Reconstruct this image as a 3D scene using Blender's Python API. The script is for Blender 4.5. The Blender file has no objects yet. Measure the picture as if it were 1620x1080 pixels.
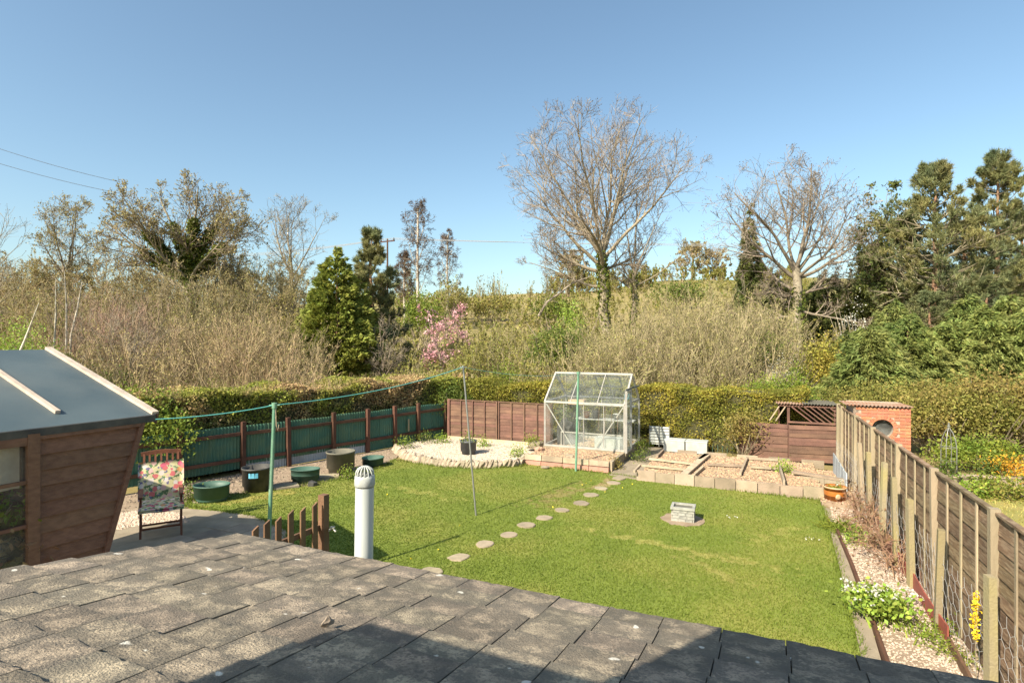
import bpy, math, random
import numpy as np
from mathutils import Vector
R = math.radians
random.seed(7)
rng = np.random.default_rng(11)
scene = bpy.context.scene
col = scene.collection

# ------------------------------------------------------------------ camera
H = 3.4
FPX = 900.0
cd = bpy.data.cameras.new('camera'); cam = bpy.data.objects.new('camera', cd); col.objects.link(cam)
cam.location = (0, 0, H); cam.rotation_euler = (R(90), 0, 0)
cd.sensor_width = 36; cd.lens = 20.0; cd.clip_start = 0.05; cd.clip_end = 3000
scene.camera = cam
# ------------------------------------------------------------------ light
SUN_AZ = 43.5      # shadows run this many degrees to the right of straight ahead
SUN_EL = 38.5
world = bpy.data.worlds.new('World'); scene.world = world; world.use_nodes = True
wn = world.node_tree; bg = wn.nodes['Background']
sk = wn.nodes.new('ShaderNodeTexSky'); sk.sky_type = 'NISHITA'; sk.sun_disc = False
sk.sun_elevation = R(SUN_EL); sk.sun_rotation = R(180 + SUN_AZ)
sk.air_density = 1.0; sk.dust_density = 1.6; sk.ozone_density = 1.6
tint = wn.nodes.new('ShaderNodeMix'); tint.data_type = 'RGBA'; tint.blend_type = 'MULTIPLY'; tint.inputs[0].default_value = 1.0; tint.inputs[7].default_value = (.93, 1.0, .925, 1)
wn.links.new(sk.outputs[0], tint.inputs[6]); wn.links.new(tint.outputs[2], bg.inputs[0]); bg.inputs[1].default_value = 0.102
sl = bpy.data.lights.new('sun', 'SUN'); sl.energy = 4.3; sl.angle = R(0.5); sl.color = (1.0, 0.91, 0.75)
so = bpy.data.objects.new('sun', sl); col.objects.link(so)
sdir = Vector((math.sin(R(SUN_AZ)) * math.cos(R(SUN_EL)), math.cos(R(SUN_AZ)) * math.cos(R(SUN_EL)), -math.sin(R(SUN_EL))))
so.rotation_euler = sdir.to_track_quat('-Z', 'Y').to_euler(); so.location = (-20, -20, 30)
scene.view_settings.view_transform = 'Standard'; scene.view_settings.look = 'None'
scene.view_settings.exposure = 1.13; scene.view_settings.gamma = 1.0
scene.view_settings.use_curve_mapping = False
scene.cycles.transparent_max_bounces = 32

# ------------------------------------------------------------------ geometry helpers
def G(x, y, z=0.0):                      # point of the photograph on the level z
    d = FPX * (H - z) / (y - 540.0)
    return np.array([(x - 810) / FPX * d, d, z])
def PD(x, y, d):                         # point of the photograph at distance d
    return np.array([(x - 810) / FPX * d, d, H + (540 - y) / FPX * d])
UD = np.array([0.4145, 0.9100, 0]); UD /= np.linalg.norm(UD)
VD = np.array([UD[1], -UD[0], 0])
ROTZ = math.atan2(VD[1], VD[0])          # rotation of the house frame (x axis along VD)
def HF(v, u, z=0.0):
    p = VD * v + UD * u; return np.array([p[0], p[1], z])
A = lambda *a: np.array(a, float)

class MB:
    def __init__(s): s.V = []; s.F = []; s.n = 0; s.rn = []
    def add(s, V, F, mi=0, rnd=None, smooth=False):
        V = np.asarray(V, float).reshape(-1, 3); F = np.asarray(F, np.int64)
        if len(V) == 0 or len(F) == 0: return s
        s.V.append(V); s.F.append((F + s.n, mi, smooth)); s.n += len(V)
        if rnd is None: rnd = np.full(len(F), random.random())
        s.rn.append(np.asarray(rnd, float)); return s
    def box(s, c, size, rz=0.0, R3=None, mi=0, taper=1.0):
        hx, hy, hz = size[0] / 2, size[1] / 2, size[2] / 2
        t = taper
        V = np.array([[-hx, -hy, -hz], [hx, -hy, -hz], [hx, hy, -hz], [-hx, hy, -hz],
                      [-hx * t, -hy * t, hz], [hx * t, -hy * t, hz], [hx * t, hy * t, hz], [-hx * t, hy * t, hz]])
        if R3 is None:
            c_, s_ = math.cos(rz), math.sin(rz); R3 = np.array([[c_, -s_, 0], [s_, c_, 0], [0, 0, 1]])
        V = V @ np.asarray(R3).T + np.asarray(c, float)
        return s.add(V, [[0, 3, 2, 1], [4, 5, 6, 7], [0, 1, 5, 4], [1, 2, 6, 5], [2, 3, 7, 6], [3, 0, 4, 7]], mi)
    def bar(s, p0, p1, w, t, up=(0, 0, 1), mi=0):   # w across, t along up
        p0 = np.asarray(p0, float); p1 = np.asarray(p1, float); a = p1 - p0; L = np.linalg.norm(a); a = a / L
        up = np.asarray(up, float); x = np.cross(a, up)
        if np.linalg.norm(x) < 1e-4: x = np.cross(a, [1, 0, 0])
        x /= np.linalg.norm(x); y = np.cross(x, a)
        return s.box((p0 + p1) / 2, (w, L, t), R3=np.stack([x, a, y], 1), mi=mi)
    def tube(s, pts, rad, n=8, mi=0, caps=True, smooth=True):
        pts = np.asarray(pts, float)[None]; k = pts.shape[1]
        rad = (np.full(k, rad) if np.isscalar(rad) else np.asarray(rad, float))[None]
        V, F = tubes(pts, rad, n); s.add(V, F, mi, smooth=smooth)
        if caps:
            b = s.n - len(V)
            for r in (0, k - 1):
                c = pts[0, r]; ring = V[r * n:(r + 1) * n]
                s.add(np.vstack([ring, c]), [[i, (i + 1) % n, n] for i in range(n)], mi)
        return s
    def lathe(s, prof, c, n=20, mi=0, smooth=True, squash=1.0, rz=0):
        prof = np.asarray(prof, float); a = np.arange(n) * 2 * math.pi / n
        V = np.stack([prof[:, 0:1] * np.cos(a), prof[:, 0:1] * np.sin(a) * squash, np.repeat(prof[:, 1:2], n, 1)], -1).reshape(-1, 3)
        if rz: c_, s_ = math.cos(rz), math.sin(rz); V = V @ np.array([[c_, -s_, 0], [s_, c_, 0], [0, 0, 1]]).T
        F = []
        for j in range(len(prof) - 1):
            for i in range(n): F.append([j * n + i, j * n + (i + 1) % n, (j + 1) * n + (i + 1) % n, (j + 1) * n + i])
        return s.add(V + np.asarray(c, float), F, mi, smooth=smooth)
    def poly(s, P, z0, z1, mi=0):        # closed prism from an outline (world xy)
        P = np.asarray(P, float)[:, :2]; n = len(P)
        V = np.vstack([np.c_[P, np.full(n, z0)], np.c_[P, np.full(n, z1)]])
        s.ng = getattr(s, 'ng', []); base = s.n
        s.add(V, [[i, (i + 1) % n, n + (i + 1) % n, n + i] for i in range(n)], mi)
        s.ng.append(([base + n + i for i in range(n)], mi)); s.ng.append(([base + i for i in range(n)][::-1], mi)); return s
    def extr(s, P, off, mi=0):           # prism from a planar 3-D outline and an offset vector
        P = np.asarray(P, float); n = len(P); V = np.vstack([P, P + np.asarray(off, float)])
        s.ng = getattr(s, 'ng', []); base = s.n
        s.add(V, [[i, (i + 1) % n, n + (i + 1) % n, n + i] for i in range(n)], mi)
        s.ng.append(([base + n + i for i in range(n)], mi)); s.ng.append(([base + i for i in range(n)][::-1], mi)); return s
    def mesh(s, name, mats, org=(0, 0, 0)):
        V = (np.vstack(s.V) - np.asarray(org, float)).astype(np.float32)
        cnt = []; idx = []; mi = []; sm = []; rn = []
        for (F, m, smooth), r in zip(s.F, s.rn):
            cnt.append(np.full(len(F), F.shape[1])); idx.append(F.ravel()); mi.append(np.full(len(F), m)); sm.append(np.full(len(F), smooth)); rn.append(r)
        for poly, m in getattr(s, 'ng', []):
            cnt.append([len(poly)]); idx.append(poly); mi.append([m]); sm.append([False]); rn.append([random.random()])
        cnt = np.concatenate(cnt).astype(np.int32); idx = np.concatenate(idx).astype(np.int32)
        me = bpy.data.meshes.new(name)
        me.vertices.add(len(V)); me.vertices.foreach_set('co', V.ravel())
        me.loops.add(len(idx)); me.loops.foreach_set('vertex_index', idx)
        me.polygons.add(len(cnt)); st = np.concatenate([[0], np.cumsum(cnt)[:-1]]).astype(np.int32)
        me.polygons.foreach_set('loop_start', st); me.polygons.foreach_set('loop_total', cnt)
        me.polygons.foreach_set('material_index', np.concatenate(mi).astype(np.int32))
        me.polygons.foreach_set('use_smooth', np.concatenate(sm).astype(bool))
        at = me.attributes.new('rnd', 'FLOAT', 'FACE'); at.data.foreach_set('value', np.concatenate(rn).astype(np.float32))
        for m in (mats if isinstance(mats, (list, tuple)) else [mats]): me.materials.append(m)
        me.update(calc_edges=True); return me
    def build(s, name, mats, parent=None, org=None):
        if org is None: org = wloc(parent) if parent else (0, 0, 0)
        me = s.mesh(name, mats, org)
        o = bpy.data.objects.new(name, me); col.objects.link(o)
        if parent: o.parent = parent
        else: o.location = org
        return o
def wloc(o):
    p = np.zeros(3)
    while o: p += np.array(o.location); o = o.parent
    return p
def tubes(pts, rad, n):                  # pts (m,k,3) rad (m,k) -> verts, quads
    m, k, _ = pts.shape
    t = np.empty_like(pts); t[:, 1:-1] = pts[:, 2:] - pts[:, :-2]; t[:, 0] = pts[:, 1] - pts[:, 0]; t[:, -1] = pts[:, -1] - pts[:, -2]
    t /= np.linalg.norm(t, axis=2, keepdims=True) + 1e-9
    ref = np.where(np.abs(t[:, :1, 2:3]) > 0.95, np.array([1.0, 0, 0]), np.array([0, 0, 1.0])); ref = np.repeat(ref, k, 1)
    x = np.cross(t, ref); x /= np.linalg.norm(x, axis=2, keepdims=True) + 1e-9; y = np.cross(t, x)
    a = np.arange(n) * 2 * math.pi / n
    V = pts[:, :, None] + rad[:, :, None, None] * (x[:, :, None] * np.cos(a)[None, None, :, None] + y[:, :, None] * np.sin(a)[None, None, :, None])
    i = np.arange(m)[:, None, None] * k * n + np.arange(k - 1)[None, :, None] * n; j = np.arange(n)[None, None, :]; j2 = (j + 1) % n
    F = np.stack([i + j, i + j2, i + n + j2, i + n + j], -1).reshape(-1, 4)
    return V.reshape(-1, 3), F
def tag(o, label=None, cat=None, group=None, kind=None):
    if label: o['label'] = label
    if cat: o['category'] = cat
    if group: o['group'] = group
    if kind: o['kind'] = kind
    return o
def empty(name, loc, label, cat, group=None):
    o = bpy.data.objects.new(name, None); col.objects.link(o); o.location = tuple(loc); o.empty_display_size = 0.2
    return tag(o, label, cat, group)
def put(name, me, parent, loc, rot=(0, 0, 0), scale=(1, 1, 1)):
    o = bpy.data.objects.new(name, me); col.objects.link(o)
    if parent: o.parent = parent; loc = np.asarray(loc, float) - wloc(parent)
    o.location = tuple(loc); o.rotation_euler = rot; o.scale = scale; return o
def copy_tree(o, parent=None):
    c = o.copy(); col.objects.link(c)
    if parent: c.parent = parent
    for ch in list(o.children): copy_tree(ch, c)
    return c
def unit(a): return a / (np.linalg.norm(a, axis=-1, keepdims=True) + 1e-9)
def rvec(n): return unit(rng.normal(size=(n, 3)))

# ------------------------------------------------------------------ materials
def mat(name, c1, c2=None, scale=3.0, c3=None, s3=0.6, w3=0.5, rough=0.85, bump=0.0, bscale=40.0, rnd=0.0, orand=0.0,
        trans=0.0, spec=0.3, metal=0.0, stretch=(1, 1, 1), detail=5.0, coord='Object', lo=0.35, hi=0.65, lo3=0.45, hi3=0.6, streaks=(), edge=None):
    m = bpy.data.materials.new(name); m.use_nodes = True; nt = m.node_tree; N = nt.nodes; L = nt.links
    b = N['Principled BSDF']; b.inputs['Roughness'].default_value = rough; b.inputs['Metallic'].default_value = metal
    b.inputs['Specular IOR Level'].default_value = spec
    if coord == 'World':
        tc = N.new('ShaderNodeNewGeometry'); cs = tc.outputs['Position']
    else:
        tc = N.new('ShaderNodeTexCoord'); cs = tc.outputs['Object']
    if orand:                              # shared meshes: shift the pattern for every object
        oi = N.new('ShaderNodeObjectInfo'); mu = N.new('ShaderNodeMath'); mu.operation = 'MULTIPLY'; mu.inputs[1].default_value = 57.0
        L.new(oi.outputs['Random'], mu.inputs[0]); ad = N.new('ShaderNodeVectorMath'); ad.operation = 'ADD'
        L.new(cs, ad.inputs[0]); L.new(mu.outputs[0], ad.inputs[1]); cs = ad.outputs[0]
    mp = N.new('ShaderNodeMapping'); mp.inputs['Scale'].default_value = stretch; L.new(cs, mp.inputs[0]); cs2 = mp.outputs[0]
    def noise(sc, det=detail):
        n = N.new('ShaderNodeTexNoise'); n.inputs['Scale'].default_value = sc; n.inputs['Detail'].default_value = det; L.new(cs2, n.inputs['Vector']); return n.outputs['Fac']
    def ramp(f, a, z):
        r = N.new('ShaderNodeMapRange'); r.inputs[1].default_value = a; r.inputs[2].default_value = z; L.new(f, r.inputs[0]); return r.outputs[0]
    def mix(f, x, y, mode='MIX'):
        q = N.new('ShaderNodeMix'); q.data_type = 'RGBA'; q.blend_type = mode
        if hasattr(f, 'links'): L.new(f, q.inputs[0])
        else: q.inputs[0].default_value = f
        for sock, v in ((q.inputs[6], x), (q.inputs[7], y)):
            if hasattr(v, 'links'): L.new(v, sock)
            else: sock.default_value = (*v, 1)
        return q.outputs[2]
    c = mix(ramp(noise(scale), lo, hi), c1, c2 if c2 else c1)
    if c3:
        q = N.new('ShaderNodeMath'); q.operation = 'MULTIPLY'; q.inputs[1].default_value = w3
        L.new(ramp(noise(s3), lo3, hi3), q.inputs[0]); c = mix(q.outputs[0], c, c3)
    for (x0, y0, x1, y1, wd, sc_col, amt_) in streaks:       # worn or dry streaks with a shape of their own
        dx, dy = x1 - x0, y1 - y0; LL = math.hypot(dx, dy); sp = N.new('ShaderNodeVectorMath'); sp.operation = 'SUBTRACT'; sp.inputs[1].default_value = (x0, y0, 0); L.new(cs, sp.inputs[0])
        def dot(vx, vy):
            q = N.new('ShaderNodeVectorMath'); q.operation = 'DOT_PRODUCT'; q.inputs[1].default_value = (vx, vy, 0); L.new(sp.outputs[0], q.inputs[0]); return q.outputs['Value']
        def mth(op, a, b=None):
            q = N.new('ShaderNodeMath'); q.operation = op
            for k_, v_ in enumerate((a, b)):
                if v_ is None: continue
                if hasattr(v_, 'links'): L.new(v_, q.inputs[k_])
                else: q.inputs[k_].default_value = v_
            return q.outputs[0]
        across = mth('DIVIDE', mth('ABSOLUTE', dot(-dy / LL, dx / LL)), wd); along = mth('DIVIDE', mth('ABSOLUTE', mth('SUBTRACT', dot(dx / LL, dy / LL), LL / 2)), LL / 2)
        f_ = mth('SUBTRACT', mth('ADD', mth('MULTIPLY', noise(4.5, 8), 4.4), -1.35), mth('MAXIMUM', across, along)); c = mix(mth('MULTIPLY', ramp(f_, 0, .5), amt_), c, sc_col)
    if edge:                               # moss and dirt gathered at the rim of each tile
        sp = N.new('ShaderNodeSeparateXYZ'); L.new(tc.outputs['Object'], sp.inputs[0])
        def mth(op, a, b=None):
            q = N.new('ShaderNodeMath'); q.operation = op
            for k_, v_ in enumerate((a, b)):
                if v_ is None: continue
                if hasattr(v_, 'links'): L.new(v_, q.inputs[k_])
                else: q.inputs[k_].default_value = v_
            return q.outputs[0]
        ex = mth('DIVIDE', mth('ABSOLUTE', sp.outputs[0]), edge[0] / 2); ey = mth('DIVIDE', mth('ABSOLUTE', mth('ADD', sp.outputs[1], edge[1] / 2)), edge[1] / 2)
        f_ = mth('ADD', mth('MAXIMUM', ex, ey), mth('MULTIPLY', mth('SUBTRACT', noise(13, 9), .5), 3.0)); f_ = mth('ADD', f_, mth('MULTIPLY', mth('SUBTRACT', noise(70, 6), .5), 2.2)); c = mix(mth('MULTIPLY', ramp(f_, .50, 1.0), edge[3]), c, edge[2]); c = mix(ramp(noise(10.5, 1.5), .735, .765), c, (.62, .58, .50))
    def vary(sock, amt, c):
        r = N.new('ShaderNodeMapRange'); r.inputs[3].default_value = 1 - amt; r.inputs[4].default_value = 1 + amt; L.new(sock, r.inputs[0])
        hs = N.new('ShaderNodeHueSaturation'); L.new(c, hs.inputs['Color']); L.new(r.outputs[0], hs.inputs['Value'])
        r2 = N.new('ShaderNodeMapRange'); r2.inputs[3].default_value = 0.5 - amt * 0.05; r2.inputs[4].default_value = 0.5 + amt * 0.05
        fr = N.new('ShaderNodeMath'); fr.operation = 'FRACT'; m7 = N.new('ShaderNodeMath'); m7.operation = 'MULTIPLY'; m7.inputs[1].default_value = 7.3
        L.new(sock, m7.inputs[0]); L.new(m7.outputs[0], fr.inputs[0]); L.new(fr.outputs[0], r2.inputs[0]); L.new(r2.outputs[0], hs.inputs['Hue'])
        return hs.outputs[0]
    if rnd:
        at = N.new('ShaderNodeAttribute'); at.attribute_name = 'rnd'; c = vary(at.outputs['Fac'], rnd, c)
    if orand:
        c = vary(oi.outputs['Random'], orand, c)
    L.new(c, b.inputs['Base Color'])
    if bump:
        bp = N.new('ShaderNodeBump'); bp.inputs['Strength'].default_value = bump; bp.inputs['Distance'].default_value = 0.02
        L.new(noise(bscale, 4), bp.inputs['Height']); L.new(bp.outputs[0], b.inputs['Normal'])
    if trans:
        tr = N.new('ShaderNodeBsdfTranslucent'); L.new(c, tr.inputs[0]); ms = N.new('ShaderNodeMixShader'); ms.inputs[0].default_value = trans
        L.new(b.outputs[0], ms.inputs[1]); L.new(tr.outputs[0], ms.inputs[2]); L.new(ms.outputs[0], N['Material Output'].inputs[0])
    return m
M = {}
def leafm(name, c1, c2, c3=None, scale=1.2, rnd=0.45, **k):
    M[name] = mat(name, c1, c2, scale=scale, c3=c3, rnd=rnd, trans=0.3, rough=0.6, spec=0.25, coord='World', **k)
STK = [(*G(930, 838)[:2], *G(1260, 905)[:2], .16, (.42, .36, .12), .45), (*G(1080, 880)[:2], *G(1190, 930)[:2], .14, (.40, .33, .12), .35), (*G(840, 800)[:2], *G(930, 765)[:2], .35, (.30, .22, .10), .55), (*G(330, 800)[:2], *G(480, 775)[:2], .30, (.42, .34, .10), .5), (*G(600, 765)[:2], *G(720, 790)[:2], .2, (.38, .34, .10), .4), (*G(945, 775)[:2], *G(975, 755)[:2], .2, (.36, .26, .14), .7), (*G(1180, 860)[:2], *G(1270, 830)[:2], .15, (.36, .32, .10), .4)]
leafm('grass', (.178, .228, .034), (.148, .200, .028), (.235, .235, .05), scale=1.6, s3=0.5, w3=0.5, rnd=0.12, lo3=.50, hi3=.66, streaks=STK)
leafm('hedge_left', (0.213, 0.240, 0.039), (0.325, 0.312, 0.055), (0.450, 0.312, 0.154), scale=1.5, s3=0.45, w3=0.95, lo3=.47, hi3=.55)
leafm('hedge_back', (0.168, 0.174, 0.028), (0.246, 0.230, 0.038), (0.370, 0.302, 0.045), scale=1.4, s3=0.7, w3=0.7)
leafm('shrub_green', (0.156, 0.218, 0.030), (0.240, 0.276, 0.040))
leafm('shrub_dark', (0.098, 0.138, 0.024), (0.156, 0.194, 0.033))
leafm('conifer_gold', (0.221, 0.253, 0.048), (0.310, 0.322, 0.067), scale=.6)
leafm('conifer_green', (0.141, 0.188, 0.050), (0.224, 0.254, 0.066), (0.281, 0.282, 0.088), scale=.5)
leafm('conifer_dark', (0.101, 0.131, 0.034), (0.176, 0.181, 0.048), scale=.5)
leafm('pine', (0.155, 0.194, 0.098), (0.243, 0.244, 0.098), (0.324, 0.263, 0.092), scale=.5)
leafm('ivy', (0.098, 0.130, 0.022), (0.182, 0.202, 0.033))
leafm('scrub_leaf', (0.247, 0.236, 0.055), (0.322, 0.287, 0.075), (0.190, 0.218, 0.045), scale=.25)
leafm('buds', (0.299, 0.253, 0.100), (0.368, 0.297, 0.130), scale=.4)
leafm('willow_leaf', (.25, .235, .07), (.38, .33, .14), scale=.4)
leafm('brown_bud', (.17, .11, .065), (.11, .07, .045))
leafm('bush_olive', (0.187, 0.187, 0.040), (0.286, 0.259, 0.060), (0.330, 0.220, 0.080), scale=.9)
leafm('yellow_leaf', (.38, .31, .06), (.30, .29, .06))
leafm('orange_leaf', (.62, .33, .03), (.70, .42, .05))
leafm('pink_petal', (.60, .27, .30), (.66, .42, .42))
leafm('white_petal', (.72, .70, .62), (.62, .60, .50), rnd=.15)
leafm('lime_leaf', (.22, .32, .04), (.32, .40, .07))
leafm('dry_leaf', (.28, .18, .09), (.20, .13, .07))
M['bark'] = mat('bark', (.22, .175, .12), (.30, .25, .17), scale=4, rnd=.25, bump=.4)
M['twig_ash'] = mat('twig_ash', (.29, .235, .175), (.21, .17, .125), scale=3, rnd=.25)
M['bark_pale'] = mat('bark_pale', (.28, .23, .17), (.20, .16, .115), scale=3, rnd=.25)
M['bark_white'] = mat('bark_white', (.60, .55, .46), (.34, .27, .2), scale=5, rnd=.2)
M['bark_red'] = mat('bark_red', (.30, .17, .10), (.22, .13, .085), scale=2, rnd=.25)
M['twig_brown'] = mat('twig_brown', (.37, .265, .155), (.25, .20, .115), scale=.35, rnd=.35, coord='World')
M['twig_grey'] = mat('twig_grey', (.37, .30, .175), (.23, .19, .10), scale=.35, rnd=.35, coord='World')
M['twig_pink'] = mat('twig_pink', (.36, .23, .17), (.28, .19, .135), scale=.35, rnd=.35, coord='World')
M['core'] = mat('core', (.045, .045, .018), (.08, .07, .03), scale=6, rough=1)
M['soil'] = mat('soil', (.26, .19, .13), (.33, .25, .175), scale=5, bump=.6, bscale=30)
M['hill'] = mat('hill', (.24, .19, .075), (.30, .235, .10), scale=.12, c3=(.18, .18, .05), s3=.03, rough=1, coord='World')
M['ground'] = mat('ground', (.17, .15, .06), (.11, .12, .035), scale=1.0, rough=1, bump=.5, bscale=8)
M['lawn'] = mat('lawn', (.17, .205, .034), (.14, .178, .027), scale=1.6, c3=(.27, .25, .06), s3=.5, w3=.6, rough=1, coord='World', bump=.4, bscale=60, streaks=STK)
M['dry_lawn'] = mat('dry_lawn', (.33, .27, .09), (.24, .23, .06), scale=1.2, rough=1, bump=.6, bscale=50)
M['tile'] = mat('tile', (.37, .30, .215), (.185, .155, .118), scale=9, c3=(.13, .108, .083), s3=75, w3=.6, rough=.95, bump=.5, bscale=130, orand=.18, detail=12, lo=.40, hi=.58, lo3=.50, hi3=.60, edge=(.262, .207, (.135, .118, .094), .85))
M['roof_dirt'] = mat('roof_dirt', (.12, .10, .075), (.075, .065, .05), scale=20, rough=1)
M['concrete'] = mat('concrete', (.33, .27, .19), (.24, .195, .135), scale=3, rough=.95, bump=.4, bscale=60)
M['slab'] = mat('slab', (.36, .28, .20), (.27, .215, .15), scale=4, rough=.95, bump=.4, orand=.25)
M['paving'] = mat('paving', (.24, .195, .145), (.33, .27, .20), scale=3, rough=.95, bump=.3, orand=.18)
M['stepping'] = mat('stepping', (.36, .29, .20), (.27, .22, .15), scale=6, rough=.95, bump=.4, orand=.15)
M['gravel'] = mat('gravel', (.40, .33, .25), (.52, .45, .36), scale=20, rough=.95, rnd=.25)
M['stony_soil'] = mat('stony_soil', (.20, .155, .11), (.28, .22, .16), scale=20, rough=.95, rnd=.4)
M['gravel_pink'] = mat('gravel_pink', (.42, .325, .245), (.52, .42, .33), scale=20, rough=.95, rnd=.2)
M['stone_white'] = mat('stone_white', (.44, .36, .265), (.30, .24, .17), scale=8, rough=.9, bump=.5, orand=.25)
M['chips'] = mat('chips', (.30, .20, .125), (.40, .28, .175), scale=10, rough=.95, rnd=.4)
M['wood_shed'] = mat('wood_shed', (.20, .110, .072), (.145, .078, .052), scale=2, stretch=(1, 6, 14), rough=.75, bump=.3, bscale=12, orand=.12)
M['wood_brown'] = mat('wood_brown', (.185, .100, .068), (.12, .066, .047), scale=3, rough=.8, bump=.3, orand=.22)
M['wood_dark'] = mat('wood_dark', (.085, .040, .025), (.12, .058, .035), scale=4, rough=.75, bump=.3, orand=.2)
M['wood_gate'] = mat('wood_gate', (.20, .115, .062), (.13, .075, .042), scale=5, rough=.7, bump=.3, orand=.15)
M['wood_grey'] = mat('wood_grey', (.215, .14, .080), (.13, .085, .052), scale=2.5, c3=(.33, .25, .16), s3=6, w3=.5, stretch=(1, 1, 7), rough=.9, bump=.4, bscale=25, orand=.22)
M['wood_post'] = mat('wood_post', (.40, .32, .21), (.28, .23, .15), scale=3, stretch=(1, 1, .25), rough=.9, bump=.4, orand=.2)
M['wood_moss'] = mat('wood_moss', (.32, .26, .12), (.28, .225, .15), scale=2, rough=.9, bump=.4, orand=.2)
M['wood_old'] = mat('wood_old', (.47, .37, .25), (.33, .26, .18), scale=4, rough=.9, bump=.4, orand=.25)
M['wood_batten'] = mat('wood_batten', (.55, .45, .36), (.42, .34, .27), scale=5, rough=.9, bump=.3)
M['red_board'] = mat('red_board', (.33, .09, .065), (.25, .075, .055), scale=5, rough=.6)
M['felt'] = mat('felt', (.062, .088, .098), (.090, .118, .125), scale=1.1, c3=(.15, .165, .155), s3=.7, rough=.5, bump=.25, bscale=160, detail=8)
M['green_tin'] = mat('green_tin', (.045, .125, .088), (.07, .16, .115), scale=1.2, c3=(.11, .17, .09), s3=3, rough=.6, orand=.12)
M['grey_tin'] = mat('grey_tin', (.42, .46, .48), (.30, .33, .35), scale=2, rough=.55, orand=.12)
M['rust_tin'] = mat('rust_tin', (.34, .17, .10), (.40, .30, .22), scale=2.5, rough=.85)
M['tub_green'] = mat('tub_green', (.05, .11, .085), (.075, .13, .10), scale=4, rough=.5)
M['tub_black'] = mat('tub_black', (.045, .045, .045), (.09, .085, .075), scale=6, rough=.6)
M['tub_grey'] = mat('tub_grey', (.12, .115, .09), (.17, .155, .115), scale=5, rough=.7)
M['pot_dark'] = mat('pot_dark', (.09, .095, .10), (.12, .125, .125), scale=6, rough=.6)
M['pvc'] = mat('pvc', (.52, .55, .53), (.49, .52, .50), scale=1.5, rough=.4, c3=(.40, .41, .36), s3=5, w3=.35, stretch=(1, 1, .25))
M['terracotta'] = mat('terracotta', (.42, .15, .03), (.33, .11, .025), scale=5, rough=.25, spec=.5)
M['terra_rim'] = mat('terra_rim', (.58, .40, .24), (.50, .32, .18), scale=8, rough=.5)
M['brick_red'] = mat('brick_red', (.50, .20, .11), (.40, .15, .085), scale=10, rough=.95, bump=.4, orand=.2)
M['mortar'] = mat('mortar', (.44, .34, .26), (.36, .28, .21), scale=10, rough=1)
M['planter'] = mat('planter', (.37, .36, .31), (.25, .25, .22), scale=10, rough=.95, bump=.4, orand=.12)
M['alu'] = mat('alu', (.50, .47, .42), (.40, .37, .33), scale=6, rough=.45, metal=.25)
M['alu_dark'] = mat('alu_dark', (.12, .13, .12), (.18, .18, .16), scale=6, rough=.6)
M['pole_green'] = mat('pole_green', (.12, .27, .17), (.20, .32, .22), scale=6, rough=.5)
M['pole_grey'] = mat('pole_grey', (.26, .27, .25), (.28, .27, .24), scale=6, rough=.4, metal=.4)
M['rope'] = mat('rope', (.12, .45, .40), (.16, .50, .45), scale=30, rough=.7)
M['wire'] = mat('wire', (.55, .55, .55), None, rough=.5, metal=.3)
M['black'] = mat('black', (.02, .02, .02), (.03, .03, .03), rough=.6)
M['white'] = mat('white', (.46, .46, .43), (.36, .36, .33), scale=5, rough=.6)
M['blue'] = mat('blue', (.10, .35, .50), (.15, .42, .55), scale=5, rough=.4)
M['render'] = mat('render', (.60, .56, .48), (.52, .48, .42), scale=2, rough=.95)
M['chair_wood'] = mat('chair_wood', (.22, .085, .045), (.15, .06, .035), scale=8, rough=.5)
M['curtain'] = mat('curtain', (.55, .50, .42), (.42, .38, .32), scale=6, rough=.9)
def glassm(name, tint, rough=.03, fac=.82, dirt=.12):
    m = bpy.data.materials.new(name); m.use_nodes = True; N = m.node_tree.nodes; L = m.node_tree.links
    for n in list(N):
        if n.type == 'BSDF_PRINCIPLED': N.remove(n)
    t = N.new('ShaderNodeBsdfTransparent'); t.inputs[0].default_value = (*tint, 1)
    g = N.new('ShaderNodeBsdfGlossy'); g.inputs['Roughness'].default_value = rough
    lw = N.new('ShaderNodeLayerWeight'); lw.inputs[0].default_value = .5; pw = N.new('ShaderNodeMath'); pw.operation = 'POWER'; pw.inputs[1].default_value = 4.0; L.new(lw.outputs['Facing'], pw.inputs[0])
    fr = N.new('ShaderNodeMath'); fr.operation = 'MULTIPLY_ADD'; fr.inputs[1].default_value = .45; fr.inputs[2].default_value = .025; L.new(pw.outputs[0], fr.inputs[0]); a = N.new('ShaderNodeMixShader')
    L.new(fr.outputs[0], a.inputs[0]); L.new(t.outputs[0], a.inputs[1]); L.new(g.outputs[0], a.inputs[2])
    d = N.new('ShaderNodeBsdfDiffuse'); d.inputs[0].default_value = (.6, .62, .58, 1); b = N.new('ShaderNodeMixShader')
    tc = N.new('ShaderNodeTexCoord'); n = N.new('ShaderNodeTexNoise'); n.inputs['Scale'].default_value = 3; n.inputs['Detail'].default_value = 6
    L.new(tc.outputs['Object'], n.inputs['Vector']); r = N.new('ShaderNodeMapRange'); r.inputs[1].default_value = .35; r.inputs[2].default_value = .75
    r.inputs[3].default_value = dirt * .4; r.inputs[4].default_value = dirt * 1.8; L.new(n.outputs['Fac'], r.inputs[0]); L.new(r.outputs[0], b.inputs[0])
    L.new(a.outputs[0], b.inputs[1]); L.new(d.outputs[0], b.inputs[2]); L.new(b.outputs[0], N['Material Output'].inputs[0]); return m
M['glass'] = glassm('glass', (.97, .98, .97), dirt=.045)
M['glass_dirty'] = glassm('glass_dirty', (.95, .97, .95), dirt=.15)
M['glass_window'] = glassm('glass_window', (.95, .96, .95), dirt=.05)
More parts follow.
